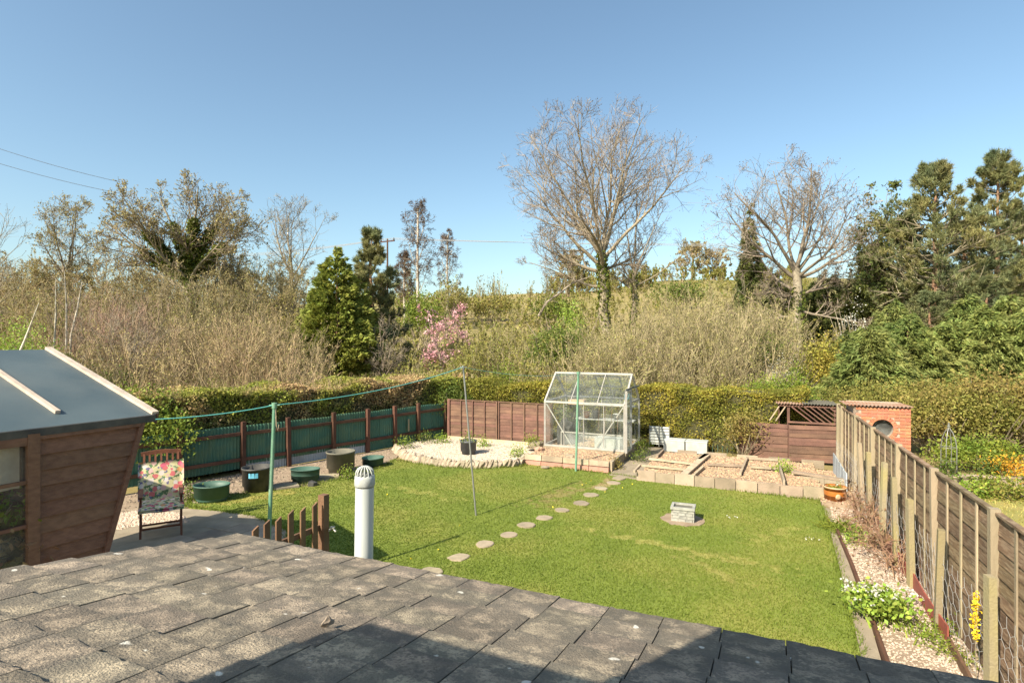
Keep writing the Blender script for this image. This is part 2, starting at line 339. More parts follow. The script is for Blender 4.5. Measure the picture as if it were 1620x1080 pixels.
def floralm():
    m = bpy.data.materials.new('floral'); m.use_nodes = True; N = m.node_tree.nodes; L = m.node_tree.links; b = N['Principled BSDF']
    b.inputs['Roughness'].default_value = .9; tc = N.new('ShaderNodeTexCoord')
    def vor(sc, ramp):
        w = N.new('ShaderNodeTexNoise'); w.inputs['Scale'].default_value = sc * 1.5; L.new(tc.outputs['Object'], w.inputs['Vector'])
        mx = N.new('ShaderNodeMix'); mx.data_type = 'RGBA'; mx.inputs[0].default_value = .06; L.new(tc.outputs['Object'], mx.inputs[6]); L.new(w.outputs['Color'], mx.inputs[7])
        v = N.new('ShaderNodeTexVoronoi'); v.inputs['Scale'].default_value = sc; L.new(mx.outputs[2], v.inputs['Vector'])
        sp = N.new('ShaderNodeSeparateColor'); L.new(v.outputs['Color'], sp.inputs[0])
        cr = N.new('ShaderNodeValToRGB'); cr.color_ramp.interpolation = 'CONSTANT'; e = cr.color_ramp.elements
        e[0].position = 0; e[0].color = (*ramp[0][1], 1); e[1].position = ramp[1][0]; e[1].color = (*ramp[1][1], 1)
        for p, c in ramp[2:]: q = e.new(p); q.color = (*c, 1)
        L.new(sp.outputs[0], cr.inputs[0]); return v, cr
    v1, c1 = vor(26, [(0, (.60, .52, .28)), (.3, (.10, .16, .07)), (.45, (.62, .55, .32)), (.6, (.16, .14, .25)), (.7, (.62, .56, .36)), (.88, (.12, .22, .10))])
    v2, c2 = vor(10, [(0, (.62, .16, .16)), (.3, (.68, .42, .38)), (.5, (.72, .62, .55)), (.7, (.60, .12, .18)), (.85, (.62, .30, .12))])
    lt = N.new('ShaderNodeMath'); lt.operation = 'LESS_THAN'; lt.inputs[1].default_value = .42; L.new(v2.outputs['Distance'], lt.inputs[0])
    mx = N.new('ShaderNodeMix'); mx.data_type = 'RGBA'; L.new(lt.outputs[0], mx.inputs[0]); L.new(c1.outputs[0], mx.inputs[6]); L.new(c2.outputs[0], mx.inputs[7])
    L.new(mx.outputs[2], b.inputs['Base Color']); return m
M['floral'] = floralm()

# ------------------------------------------------------------------ plant generators
def leaves(C, size, dirs=None, asp=0.5, jit=1.0, N_bias=None):
    """diamond leaves centred at C (n,3); returns verts, quads"""
    n = len(C); size = np.broadcast_to(np.asarray(size, float), (n,))[:, None]
    a = rvec(n) if dirs is None else unit(dirs + rvec(n) * jit)
    b = rvec(n)
    if N_bias is not None: nb = unit(np.broadcast_to(N_bias, (n, 3)) + rvec(n) * 0.8); b = np.cross(a, nb)
    else: b = np.cross(a, b)
    b = unit(b)
    if n > 3000:                           # small distant leaves: one triangle each
        V = np.stack([C + a * size * .55, C - a * size * .4 + b * size * .62 * asp, C - a * size * .4 - b * size * .62 * asp], 1).reshape(-1, 3)
        return V, np.arange(n * 3).reshape(n, 3)
    V = np.stack([C - a * size * .5, C + b * size * .5 * asp - a * size * .05, C + a * size * .5, C - b * size * .5 * asp - a * size * .05], 1).reshape(-1, 3)
    F = np.arange(n * 4).reshape(n, 4); return V, F
def blades(C, D, L, W):
    """thin single triangles from C along D"""
    n = len(C); L = np.broadcast_to(np.asarray(L, float), (n,))[:, None]; W = np.broadcast_to(np.asarray(W, float), (n,))[:, None]
    b = unit(np.cross(D, rvec(n)))
    V = np.stack([C - b * W * .5, C + b * W * .5, C + D * L], 1).reshape(-1, 3); return V, np.arange(n * 3).reshape(n, 3)
def ribbons(pts, rad):
    """flat tapering twigs; pts (n,k,3)"""
    n, k, _ = pts.shape; side = unit(np.cross(pts[:, -1] - pts[:, 0], rvec(n)))[:, None]; w = rad[..., None] * side
    V = np.stack([pts - w, pts + w], 2).reshape(-1, 3)
    F = (np.array([[2 * i, 2 * i + 1, 2 * i + 3, 2 * i + 2] for i in range(k - 1)])[None] + np.arange(n)[:, None, None] * 2 * k).reshape(-1, 4); return V, F
def grow(P, D, L, Rd, k, wander, trop, tip=.35):
    n = len(P); pts = np.empty((n, k + 1, 3)); pts[:, 0] = P; d = unit(D)
    for i in range(k):
        d = unit(d + rvec(n) * wander + np.array(trop)); pts[:, i + 1] = pts[:, i] + d * (L / k)[:, None]
    rad = Rd[:, None] * np.linspace(1, tip, k + 1)[None]
    return pts, rad
def spawn(pts, rad, L, m, t0, t1, a0, a1, lf, rf, up=0.0, lmin=.0):
    n, k1, _ = pts.shape; k = k1 - 1
    t = rng.uniform(t0, t1, (n, m)); f = t * k; i = np.minimum(f.astype(int), k - 1); fr = (f - i)[..., None]
    ii = np.arange(n)[:, None]; p0 = pts[ii, i]; p1 = pts[ii, i + 1]; P = p0 + (p1 - p0) * fr; T = unit(p1 - p0)
    q = unit(np.cross(T.reshape(-1, 3), rvec(n * m))); ang = np.radians(rng.uniform(a0, a1, n * m))[:, None]
    D = T.reshape(-1, 3) * np.cos(ang) + q * np.sin(ang); D = unit(D + np.array([0, 0, up]))
    l = (L[:, None] * lf * (1.15 - .65 * t) * rng.uniform(.65, 1.2, (n, m))).ravel()
    r = (rad[ii, i] * rf).ravel()
    return P.reshape(-1, 3), D, np.maximum(l, lmin), r
def clipell(P, D, L, c, rad):
    """shorten branches that leave the crown ellipsoid"""
    E = P + D * L[:, None]; q = np.linalg.norm((E - c) / rad, axis=1); s = np.where(q > 1, np.maximum(.25, 1 - (q - 1) * 1.6), 1.0)
    return L * s
def bare_tree(base, fork_h, limbs, crown_c, crown_r, r0, seed, twigs=5, l2=7, l3=6, bark='bark', tw='twig_ash', bud='brown_bud',
              bud_n=1, bud_size=.16, droop=0.0, name='ash_tree', label='', cat='tree', group=None, rtw=.011, lean=(0, 0), trunk_mi=None, limb_dirs=None, fb=None):
    global rng
    rng = np.random.default_rng(seed); base = np.asarray(base, float); crown_c = np.asarray(crown_c, float); crown_r = np.asarray(crown_r, float)
    t = empty(name, base, label, cat, group)
    top = base + A(lean[0], lean[1], fork_h)
    k = 6; tp = base + (top - base) * np.linspace(0, 1, k)[:, None]; tp[1:-1, :2] += rng.normal(size=(k - 2, 2)) * r0 * .25
    tr = r0 * np.linspace(1.15, .75, k); mb = MB(); mb.tube(tp, tr, 9)
    n = limbs if limb_dirs is None else len(limb_dirs)
    if limb_dirs is None:
        az = np.arange(n) * 2.4 + rng.uniform(0, 6); pol = np.radians(np.linspace(8, 72, n)); D = np.stack([np.sin(pol) * np.cos(az), np.sin(pol) * np.sin(az), np.cos(pol)], 1)
        tt = np.linspace(1, .72, n)
    else:
        D = unit(np.array(limb_dirs, float)[:, :3]); tt = np.array(limb_dirs, float)[:, 3]
    P = base + (top - base) * tt[:, None]
    L = np.empty(n)
    for i in range(n):                    # run to the crown's edge
        s = np.linspace(.1, 3, 300)[:, None] * crown_r.max(); E = P[i] + D[i] * s; q = np.linalg.norm((E - crown_c) / crown_r, axis=1)
        ins = np.where(q < 1)[0]; L[i] = s[ins[-1], 0] * .93 if len(ins) else crown_r.max() * .8
    Rl = r0 * rng.uniform(.30, .44, n)
    p1, r1 = grow(P, D, L, Rl, 10, .13, (0, 0, .035), .16); V, F = tubes(p1, r1, 6); mb.add(V, F, smooth=True)
    mb.build('trunk', M[bark], t)
    cb = MB()
    a, d, l, r = spawn(p1, r1, L, l2, .16, .97, 28, 66, .60, .52, .06); l = clipell(a, d, l, crown_c, crown_r)
    p2, r2 = grow(a, d, l, r, 6, .16, (0, 0, .05 - droop), .22); V, F = tubes(p2, r2, 4); cb.add(V, F, 0)
    a, d, l3_, r = spawn(p2, r2, l, l3, .12, 1., 28, 66, .58, .52, .05); l3_ = clipell(a, d, l3_, crown_c, crown_r)
    p3, r3 = grow(a, d, l3_, np.maximum(r, rtw * 1.4), 4, .2, (0, 0, .05 - droop), .45); V, F = tubes(p3, r3, 3); cb.add(V, F, 1)
    a, d, l4, r = spawn(p3, r3, l3_, twigs, .15, 1., 25, 65, .62, .6, .08, .3)
    p4, r4 = grow(a, d, l4, np.full(len(a), rtw), 2, .22, (0, 0, .08 - droop), .5); V, F = ribbons(p4, r4); cb.add(V, F, 1, rnd=np.repeat(rng.random(len(a)), 2))
    if bud_n:
        for j in range(bud_n):
            C = p4[:, 2 - (j % 2)] + rng.normal(size=(len(a), 3)) * .10 * (j > 1); V, F = leaves(C, bud_size * rng.uniform(.6, 1.3, len(a)), D_ if False else None, asp=.5); cb.add(V, F, 2, rnd=rng.random(len(F)))
    cb.build('crown', [M[bark], M[tw], M[bud]], t)
    return t, p1, tp, p2
def ivy_on(t, paths, rad, n, size=.16, name='ivy', m='ivy'):
    """ivy leaves round a set of points"""
    P = np.asarray(paths); i = rng.integers(0, len(P), n); C = P[i] + rvec(n) * rng.uniform(.3, 1, (n, 1)) * rad
    mb = MB(); V, F = leaves(C, size * rng.uniform(.6, 1.4, n), asp=.8); mb.add(V, F, 0, rnd=rng.random(n)); return mb.build(name, M[m], t)
def dens(poly, k):                         # resample a polyline
    poly = np.asarray(poly, float); out = []
    for a, b in zip(poly[:-1], poly[1:]): out.append(a + (b - a) * np.linspace(0, 1, k, endpoint=False)[:, None])
    return np.vstack(out)
def conifer(base, h, rad, n, mname, seed, name, label, group=None, spray=.24, prof=None, each=20, skirt=.0, up=.15, droop=.35, w=.30, lop=None):
    global rng
    rng = np.random.default_rng(seed); base = np.asarray(base, float); t = empty(name, base, label, 'tree', group)
    mb = MB(); mb.tube(np.array([base, base + A(.05, .02, h * .5), base + A(0, 0, h * .84)]), [rad * .07 + .05, rad * .04 + .03, .02], 7); mb.build('trunk', M['bark_red'], t)
    prof = prof or (lambda q: (1 - q) ** .75 * (0.55 + .45 * min(1, q * 5 + .3)))
    q = 1 - np.sqrt(rng.random(n)) * .995; q = np.clip(q * .9 + rng.random(n) * .1, 0, .995)
    az = rng.uniform(0, 2 * math.pi, n)
    pr = np.array([prof(x) for x in q])
    lump = 1 + .16 * np.sin(az * 3 + q * 9 + seed) + .12 * np.sin(az * 7 - q * 21 + seed * 2) + .07 * np.sin(q * 60 + az * 2)
    rr = rad * pr * lump * rng.uniform(.60, 1.04, n)
    C = base + np.stack([rr * np.cos(az), rr * np.sin(az), q * h], 1)
    D = np.stack([np.cos(az), np.sin(az), np.full(n, up)], 1)
    C2 = np.repeat(C, each, 0); D2 = np.repeat(D, each, 0); s = spray * rng.uniform(.6, 1.3, n * each)
    off = rvec(n * each) * (spray * .75) * rng.random((n * each, 1)); C2 = C2 + off; C2[:, 2] -= droop * np.linalg.norm(off[:, :2], axis=1)
    dd = unit(D2 + rvec(n * each) * .55 - np.array([0, 0, droop]) * rng.random((n * each, 1)))
    V, F = leaves(C2, s, dd, asp=w, jit=.15); cb = MB(); cb.add(V, F, 0, rnd=np.repeat(rng.random(n), each) * .6 + rng.random(n * each) * .4)
    cb.build('crown', M[mname], t); return t
def pine(base, h, spread, seed, name, label, group=None, crown_from=.3, nb=46, shape=None, each=20, ndl=.36, mname='pine', lean=(0, 0), r0=.22):
    global rng
    rng = np.random.default_rng(seed); base = np.asarray(base, float); t = empty(name, base, label, 'tree', group)
    mb = MB(); pts = base + np.linspace(0, 1, 8)[:, None] * A(lean[0], lean[1], h * .97); pts[1:-1, :2] += rng.normal(size=(6, 2)) * .1
    mb.tube(pts, r0 * np.linspace(1, .12, 8), 8); mb.build('trunk', M['bark_red'], t)
    q = np.sort(rng.uniform(crown_from, .98, nb)); az = np.arange(nb) * 2.4 + rng.uniform(-.4, .4, nb)
    P = base + q[:, None] * A(lean[0], lean[1], h * .97)
    shape = shape or (lambda x: min(1, (1 - x) * 2.2 + .12) * min(1, .55 + (x - crown_from) * 2))
    L = spread * np.array([shape(x) for x in q]) * rng.uniform(.65, 1.1, nb)
    D = np.stack([np.cos(az), np.sin(az), .05 + .7 * q ** 3], 1)
    p1, r1 = grow(P, D, L, .02 + L * .012, 5, .13, (0, 0, .07), .35); cb = MB(); V, F = tubes(p1, r1, 4); cb.add(V, F, 0)
    a, d, l, r = spawn(p1, r1, L, 9, .25, 1., 20, 60, .42, .6, .15, .3); p2, r2 = grow(a, d, l, r, 3, .2, (0, 0, .12), .5); V, F = tubes(p2, r2, 3); cb.add(V, F, 0)
    a3, d3, l3, r3 = spawn(p2, r2, l, 3, .3, 1., 25, 60, .6, .6, .2, .18)
    tips = np.vstack([p2[:, -1], a3 + d3 * l3[:, None], p1[:, -1]]); td = unit(np.vstack([p2[:, -1] - p2[:, -2], d3, p1[:, -1] - p1[:, -2]]) + A(0, 0, .5))
    n = len(tips); C = np.repeat(tips, each, 0) - np.repeat(td, each, 0) * rng.random((n * each, 1)) * .25; Dn = unit(np.repeat(td, each, 0) + rvec(n * each) * .85)
    V, F = blades(C, Dn, ndl * rng.uniform(.6, 1.2, n * each), .045); cb.add(V, F, 1, rnd=np.repeat(rng.random(n), each) * .7 + rng.random(n * each) * .3)
    cb.build('crown', [M['bark'], M[mname]], t); return t
def leafy_bush(c, r, n, mname, size, name, label=None, cat='bush', group=None, seed=1, stems=24, shell=.55, kind=None, bark='bark', parent=None, flat=0.0, asp=.55):
    """ellipsoid of leaf clumps on stems; c = base centre, r = radii"""
    global rng
    rng = np.random.default_rng(seed); c = np.asarray(c, float); r = np.asarray(r, float)
    t = empty(name, c, label, cat, group) if parent is None else parent
    nc = max(8, n // 14); d = rvec(nc); d[:, 2] = np.abs(d[:, 2]) * 1.0 - .15; q = rng.uniform(shell, 1.0, (nc, 1)) * (1 + .22 * np.sin(d[:, :1] * 6 + seed) * np.cos(d[:, 1:2] * 5 + seed))
    cc = c + A(0, 0, r[2] * .5) + d * q * r * A(1, 1, .55)
    k = n // nc; C = np.repeat(cc, k, 0) + rng.normal(size=(nc * k, 3)) * size * 1.9; C[:, 2] = np.maximum(C[:, 2], c[2] + .01)
    V, F = leaves(C, size * rng.uniform(.6, 1.3, len(C)), asp=asp); mb = MB(); mb.add(V, F, 0, rnd=np.repeat(rng.random(nc), k) * .5 + rng.random(nc * k) * .5)
    mb.build('foliage', M[mname], t)
    if stems:
        D = rvec(stems); D[:, 2] = np.abs(D[:, 2]) + .5; D = unit(D); P = np.repeat(c[None], stems, 0) + rng.normal(size=(stems, 3)) * r * A(.15, .15, 0)
        L = r[2] * rng.uniform(.6, .95, stems); p, rr = grow(P, D, L, np.full(stems, .012 + r[2] * .006), 4, .15, (0, 0, .1)); V, F = tubes(p, rr, 3); sb = MB(); sb.add(V, F); sb.build('stem', M[bark], t)
    return t
def hedge(P0, P1, thick, h, n, size, mname, name, label, seed=3, side=1, rough=.10, twigs=0, hvar=.06, base=0.0):
    """clipped hedge from P0 to P1 (front line); grows to the left of the walk when side=1"""
    global rng
    rng = np.random.default_rng(seed); P0 = A(*P0[:2], base); P1 = A(*P1[:2], base); a = P1 - P0; L = np.linalg.norm(a); a /= L; nn = A(-a[1], a[0], 0) * side
    t = empty(name, P0, label, 'hedge'); mb = MB()
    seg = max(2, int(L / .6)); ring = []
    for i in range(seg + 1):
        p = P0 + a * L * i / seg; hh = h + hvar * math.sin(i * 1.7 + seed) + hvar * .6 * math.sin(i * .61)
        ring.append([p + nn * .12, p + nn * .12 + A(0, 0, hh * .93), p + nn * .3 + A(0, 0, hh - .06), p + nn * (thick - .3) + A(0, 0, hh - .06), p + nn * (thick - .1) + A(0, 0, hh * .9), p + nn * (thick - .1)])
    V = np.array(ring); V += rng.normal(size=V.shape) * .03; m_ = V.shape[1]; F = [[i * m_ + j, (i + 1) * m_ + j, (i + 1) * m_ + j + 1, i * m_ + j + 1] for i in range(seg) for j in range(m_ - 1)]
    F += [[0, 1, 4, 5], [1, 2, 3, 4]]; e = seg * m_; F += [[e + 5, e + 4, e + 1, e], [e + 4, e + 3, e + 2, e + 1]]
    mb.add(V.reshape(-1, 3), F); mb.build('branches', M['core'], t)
    s = rng.random(n) * L; kind = rng.random(n); q = np.empty((n, 3)); af = h / (h + thick)
    top = kind > af; end = (rng.random(n) < .06)
    hh = h + hvar * np.sin(s / .6 * 1.7 + seed) + hvar * .6 * np.sin(s / .6 * .61)
    z = np.where(top, hh, hh * (rng.random(n) ** .8)); y = np.where(top, rng.random(n) * thick, 0.0)
    bulge = .07 * np.sin(s * 2.1 + z * 3.3) + .05 * np.sin(s * 5.2 - z * 6) + rng.normal(size=n) * rough * .5
    y = np.where(top, y, .04 - bulge); z = np.where(top, z + bulge * .7, z)
    s = np.where(end, rng.normal(size=n) * .05 + np.where(rng.random(n) < .5, 0, L), s); y = np.where(end, rng.random(n) * thick, y)
    C = P0 + a * s[:, None] + nn * y[:, None] + A(0, 0, 1) * z[:, None]
    V, F = leaves(C, size * rng.uniform(.6, 1.4, n), asp=.6); lb = MB(); lb.add(V, F, 0, rnd=rng.random(n)); lb.build('foliage', M[mname], t)
    if twigs:
        s = rng.random(twigs) * L; C = P0 + a * s[:, None] + nn * (rng.random(twigs) * thick)[:, None] + A(0, 0, h - .1)
        p, r_ = grow(C, unit(A(0, 0, 1) + rvec(twigs) * .5), rng.uniform(.15, .45, twigs), np.full(twigs, .006), 2, .2, (0, 0, .1)); V, F = tubes(p, r_, 3); tb = MB(); tb.add(V, F); tag(tb.build('twigs', M['twig_brown'], t), kind='stuff')
    return t
def thicket(name, pos, hts, seed, tw, leaf=None, spread=.25, kids=8, kids2=4, leafn=0, leafsz=.08, r0=.022, label='', lean=(0, 0, 0), rt=.010, clump=11):
    """a mass of upright twiggy stems nobody could count"""
    global rng
    rng = np.random.default_rng(seed); n = len(pos); cl_ = max(1, n // clump); ci = rng.integers(0, cl_, n); off = rng.normal(size=(n, 2)) * .45; tilt = np.hypot(off[:, 0], off[:, 1])
    pos = np.c_[pos[ci][:, :2] + off * .5, pos[ci][:, 2]]; hts = hts[ci] * np.clip(1.05 - .38 * tilt ** 1.5, .3, 1.05) * rng.uniform(.75, 1.0, n); crnd = rng.random(cl_)[ci]
    D = unit(A(0, 0, 1) + np.c_[off * spread * 1.5, np.zeros(n)] + rvec(n) * A(spread, spread, .1) * .45 + A(*lean))
    p1, r1 = grow(pos, D, hts, r0 * rng.uniform(.5, 1.3, n), 5, .10, (0, 0, .06), .3); mb = MB(); V, F = tubes(p1, r1, 3); mb.add(V, F, 0, rnd=np.repeat(crnd, 15))
    a, d, l, r = spawn(p1, r1, hts, kids, .12, 1., 18, 50, .36, .6, .25, .25); p2, r2 = grow(a, d, l, np.maximum(r, rt), 3, .18, (0, 0, .1), .5); V, F = ribbons(p2, r2); mb.add(V, F, 0, rnd=np.repeat(crnd, 3 * kids) * .6 + np.repeat(rng.random(len(a)), 3) * .4)
    a, d, l, r = spawn(p2, r2, l, kids2, .2, 1., 20, 55, .5, .6, .2, .15)
    V, F = blades(a, d, l, rt * 2.2); mb.add(V, F, 0, rnd=np.repeat(crnd, kids * kids2) * .6 + rng.random(len(F)) * .4)
    if leaf and leafn:
        i = rng.integers(0, len(a), leafn); C = a[i] + d[i] * (l[i] * rng.random(leafn))[:, None] + rng.normal(size=(leafn, 3)) * .04; lr = crnd[i // (kids * kids2)]
        V, F = leaves(C, leafsz * rng.uniform(.5, 1.4, leafn), asp=.6); mb.add(V, F, 1, rnd=lr * .6 + rng.random(leafn) * .4)
    o = mb.build(name, [M[tw], M[leaf or tw]]); return tag(o, label, kind='stuff')
def terr(x, y):                            # ground height: level garden, then a hillside
    x = np.asarray(x, float); y = np.asarray(y, float)
    r = np.clip((y - 26) / 94, 0, 1); ridge = 13.2 + 3.6 * (1 / (1 + np.exp(-(x - 22) / 7.0))) - 2.0 * (1 / (1 + np.exp((x + 30) / 9.0)))
    z = ridge * (r ** 1.05) + .25 * np.sin(x * .21 + 1) * np.sin(y * .17) * np.clip((y - 28) / 20, 0, 1)
    return z - np.clip((y - 120) / 400, 0, 1) * 20 - .03
def T(x, y): return A(x, y, float(terr(x, y)))
def TP(px, d): x = (px - 810) / FPX * d; return T(x, d)

# ================================================================== SETTING
ys = np.concatenate([np.linspace(-12, 26, 14), np.linspace(28, 130, 46), np.linspace(140, 900, 16)]); xs = np.concatenate([np.linspace(-900, -130, 10), np.linspace(-120, 140, 66), np.linspace(160, 900, 10)])
XX, YY = np.meshgrid(xs, ys); ZZ = terr(XX, YY); nx = len(xs)
mb = MB(); mb.add(np.stack([XX, YY, ZZ], -1).reshape(-1, 3), [[j * nx + i, j * nx + i + 1, (j + 1) * nx + i + 1, (j + 1) * nx + i] for j in range(len(ys) - 1) for i in range(nx - 1)], smooth=True)
tag(mb.build('ground', M['hill']), 'sloping rough ground rising to the field on the skyline', kind='structure')

def smooth_poly(P, it=2):
    P = np.asarray(P, float)
    for _ in range(it): Q = np.roll(P, -1, 0); P = np.stack([P * .75 + Q * .25, P * .25 + Q * .75], 1).reshape(-1, P.shape[1])
    return P
gy = lambda x, y: G(x, y)[:2]
lawn_out = [gy(1367, 1051), HF(.93, 3.0)[:2], HF(-4.4, 3.0)[:2], HF(-5.0, 5.3)[:2], gy(452, 838), gy(400, 815), gy(345, 808), gy(290, 800), gy(300, 790), gy(360, 783), gy(430, 775), gy(500, 765), gy(560, 752), gy(600, 740), gy(625, 727),
            gy(660, 733), gy(700, 739), gy(760, 742), gy(828, 737), gy(836, 733), gy(960, 750), gy(985, 752), gy(1030, 760), gy(1290, 791), gy(1300, 791)]
lawn_out = np.array(lawn_out)
mb = MB(); mb.poly(lawn_out, -.05, 0.0); tag(mb.build('lawn', M['lawn']), 'mown back lawn', kind='structure')
def inpoly(P, poly):
    x, y = P[:, 0], P[:, 1]; c = np.zeros(len(P), bool); n = len(poly)
    for i in range(n):
        x1, y1 = poly[i]; x2, y2 = poly[(i + 1) % n]
        with np.errstate(divide='ignore', invalid='ignore'): k = ((y1 > y) != (y2 > y)) & (x < (x2 - x1) * (y - y1) / (y2 - y1 + 1e-12) + x1)
        c ^= k
    return c
def seg_scatter(poly, n):
    lo = poly.min(0); hi = poly.max(0); P = rng.uniform(lo, hi, (n, 2)); return P[inpoly(P, poly)]
stones_px = [(681, 905), (726, 882), (767, 861), (805, 846), (833, 831), (861, 819), (889, 807), (920, 796), (935, 783), (951, 772.5), (971, 764), (979, 757)]
n_try = 700000; P = seg_scatter(lawn_out, n_try)
dd = np.hypot(P[:, 0], P[:, 1]); keep = rng.random(len(P)) < np.clip((8.5 / dd) ** 1.7, 0, 1) * .85; P = P[keep]
for sx, sy in stones_px: P = P[np.hypot(P[:, 0] - G(sx, sy)[0], P[:, 1] - G(sx, sy)[1]) > .17]
pc = G(1080, 822)[:2]; P = P[np.hypot(P[:, 0] - pc[0], P[:, 1] - pc[1]) > .38]
n = len(P); C = np.c_[P, np.zeros(n)]; D = unit(A(0, 0, 1) + rvec(n) * .55); D[:, 2] = np.abs(D[:, 2]); V, F = blades(C, D, rng.uniform(.012, .026, n), .008 + .0011 * np.hypot(P[:, 0], P[:, 1]))
mb = MB(); mb.add(V, F, 0, rnd=rng.random(n)); tag(mb.build('grass', M['grass']), 'short mown grass of the lawn', kind='stuff')
# ragged grass fringe along the lawn's edges
fr = []
for a_, b_ in zip(lawn_out, np.roll(lawn_out, -1, 0)):
    k = int(np.linalg.norm(b_ - a_) * 190); s_ = rng.random((k, 1)); fr.append(a_ + (b_ - a_) * s_ + rng.normal(size=(k, 2)) * .035)
fr = np.vstack(fr); n = len(fr); V, F = blades(np.c_[fr, np.zeros(n)], unit(A(0, 0, 1) + rvec(n) * .6), rng.uniform(.04, .10, n), .014); mb = MB(); mb.add(V, F, 0, rnd=rng.random(n))
tag(mb.build('grass', M['grass']), 'longer untrimmed grass along the lawn edges', kind='stuff')
# small flowers in the lawn
def dots(name, px, m, label, r=.014, z=.04):
    mb = MB()
    for x, y in px:
        c = G(x, y, z); 
        for k in range(3): V, F = leaves(np.array([c + rng.normal(size=3) * .008]), r * 2, asp=1.0, N_bias=A(0, 0, 1)); mb.add(V, F)
    tag(mb.build(name, M[m]), label, kind='stuff')
M['dandelion'] = mat('dandelion', (.75, .60, .04), rough=.8)
dots('dandelions', [(727, 832), (693, 868), (651, 883), (922, 766), (927, 763), (935, 759), (975, 770), (985, 772), (1000, 765), (957, 778), (875, 802), (612, 781)], 'dandelion', 'yellow dandelion heads scattered in the lawn')
dots('daisies', [(1150, 815), (1154, 817), (1162, 816), (1166, 817), (1275, 852), (1280, 850), (1284, 853), (1288, 851), (1265, 807), (1276, 848), (1296, 853)], 'white_petal', 'white daisies in the lawn', .013)

# stepping stones, each a thing
def blob(c, r, k=11, z0=-.04, z1=.015, sq=1.0, jit=.08, rz=0):
    a = np.arange(k) * 2 * math.pi / k; rr = r * (1 + rng.normal(size=k) * jit); P = np.stack([np.cos(a) * rr, np.sin(a) * rr * sq], 1)
    c_, s_ = math.cos(rz), math.sin(rz); P = P @ np.array([[c_, s_], [-s_, c_]]); return P + np.asarray(c)[:2]
ordn = ['nearest the extension roof, partly in its edge', 'second from the extension roof', 'third from the extension roof', 'fourth from the extension roof', 'fifth from the extension roof', 'sixth from the extension roof', 'seventh from the extension roof', 'fifth from the greenhouse bed', 'fourth from the greenhouse bed', 'third from the greenhouse bed', 'second from the greenhouse bed', 'nearest the greenhouse bed']
for (sx, sy), od in zip(stones_px, ordn):
    c = G(sx, sy); mb = MB(); P2 = blob(c, random.uniform(.145, .18), k=13, sq=random.uniform(.82, 1), rz=random.random() * 3, jit=.055); zt_ = random.uniform(.010, .018); mb.poly(P2, -.04, zt_); mb.poly((P2 - c[:2]) * .93 + c[:2], zt_, zt_ + .005)
    o = mb.build('stepping_stone', M['stepping'], org=c); tag(o, 'round concrete stepping stone in the lawn, ' + od, 'stepping stone', 'stepping stones across the lawn')

# patio
pat = [HF(-4.4, 3.2)[:2], HF(-5.0, 5.3)[:2], gy(452, 838), gy(400, 815), gy(345, 808), gy(290, 804), gy(230, 808), gy(190, 822), gy(150, 850), HF(-8.5, 4)[:2], HF(-8.5, 2.0)[:2], HF(-4.4, 2.0)[:2]]
mb = MB(); mb.poly(pat, -.05, .004); pt = tag(mb.build('patio', M['concrete']), 'shaded stone patio beside the summerhouse', kind='structure')
patp = np.array(pat)
slabs = [MB().box((0, 0, 0), (.44, .44, .05)).mesh('paving_slab', M['paving']), MB().box((0, 0, 0), (.44, .29, .05)).mesh('paving_slab', M['paving'])]
for i in range(-20, -8):
    for j in range(4, 22):
        c = HF(i * .46 + (.23 if j % 2 else 0), j * .46)
        if inpoly(np.array([c[:2]]), patp)[0] and inpoly(np.array([(c + VD * .15 + UD * .15)[:2]]), patp)[0]: put('paving_slab', slabs[0], pt, (c[0], c[1], -.012 + random.uniform(-.004, .004)), (0, 0, ROTZ + random.uniform(-.01, .01)))
mb = MB(); mb.poly(blob(G(228, 868), .42, k=18, jit=.01), .0, .045); tag(mb.build('manhole_cover', M['concrete']), 'round grey concrete disc on the patio in front of the chair', 'paving disc')

# gravel behind the stone edging
edge_px = [(625, 711), (632, 718), (641, 724), (655, 729), (672, 732), (690, 735), (710, 737), (730, 738.5), (750, 739), (770, 739), (790, 738.5), (810, 738), (824, 735), (832, 729)]
gpoly = np.array([gy(x, y) for x, y in edge_px] + [HF(-6.25, 16.9)[:2], HF(-10.1, 16.95)[:2], gy(640, 702)])
mb = MB(); mb.poly(gpoly, -.05, .06); tag(mb.build('gravel_bed', M['gravel_pink']), 'bed of pale gravel in front of the brown panel fence', kind='structure')
def pebbles(poly, n, r, z, m, label, name='gravel'):
    P = seg_scatter(poly, n); k = len(P); oc = np.array([[1, 0, 0], [0, 1, 0], [-1, 0, 0], [0, -1, 0], [0, 0, .8]]); s = r * rng.uniform(.5, 1.4, (k, 1, 1)); a = rng.uniform(0, 6.28, k)
    Rm = np.stack([np.stack([np.cos(a), -np.sin(a), 0 * a], 1), np.stack([np.sin(a), np.cos(a), 0 * a], 1), np.stack([0 * a, 0 * a, 1 + 0 * a], 1)], 1)
    V = np.einsum('kij,lj->kli', Rm, oc) * s * np.array([1, .75, .8]) + np.c_[P, np.full(k, z)][:, None]
    V += rng.normal(size=V.shape) * r * .12; F = (np.array([[0, 1, 4], [1, 2, 4], [2, 3, 4], [3, 0, 4]])[None] + np.arange(k)[:, None, None] * 5).reshape(-1, 3)
    mb = MB(); mb.add(V.reshape(-1, 3), F, 0, rnd=np.repeat(rng.random(k), 4)); return tag(mb.build(name, M[m]), label, kind='stuff')
pebbles(gpoly, 16000, .028, .06, 'gravel', 'loose pale gravel in the bed before the brown panel fence')
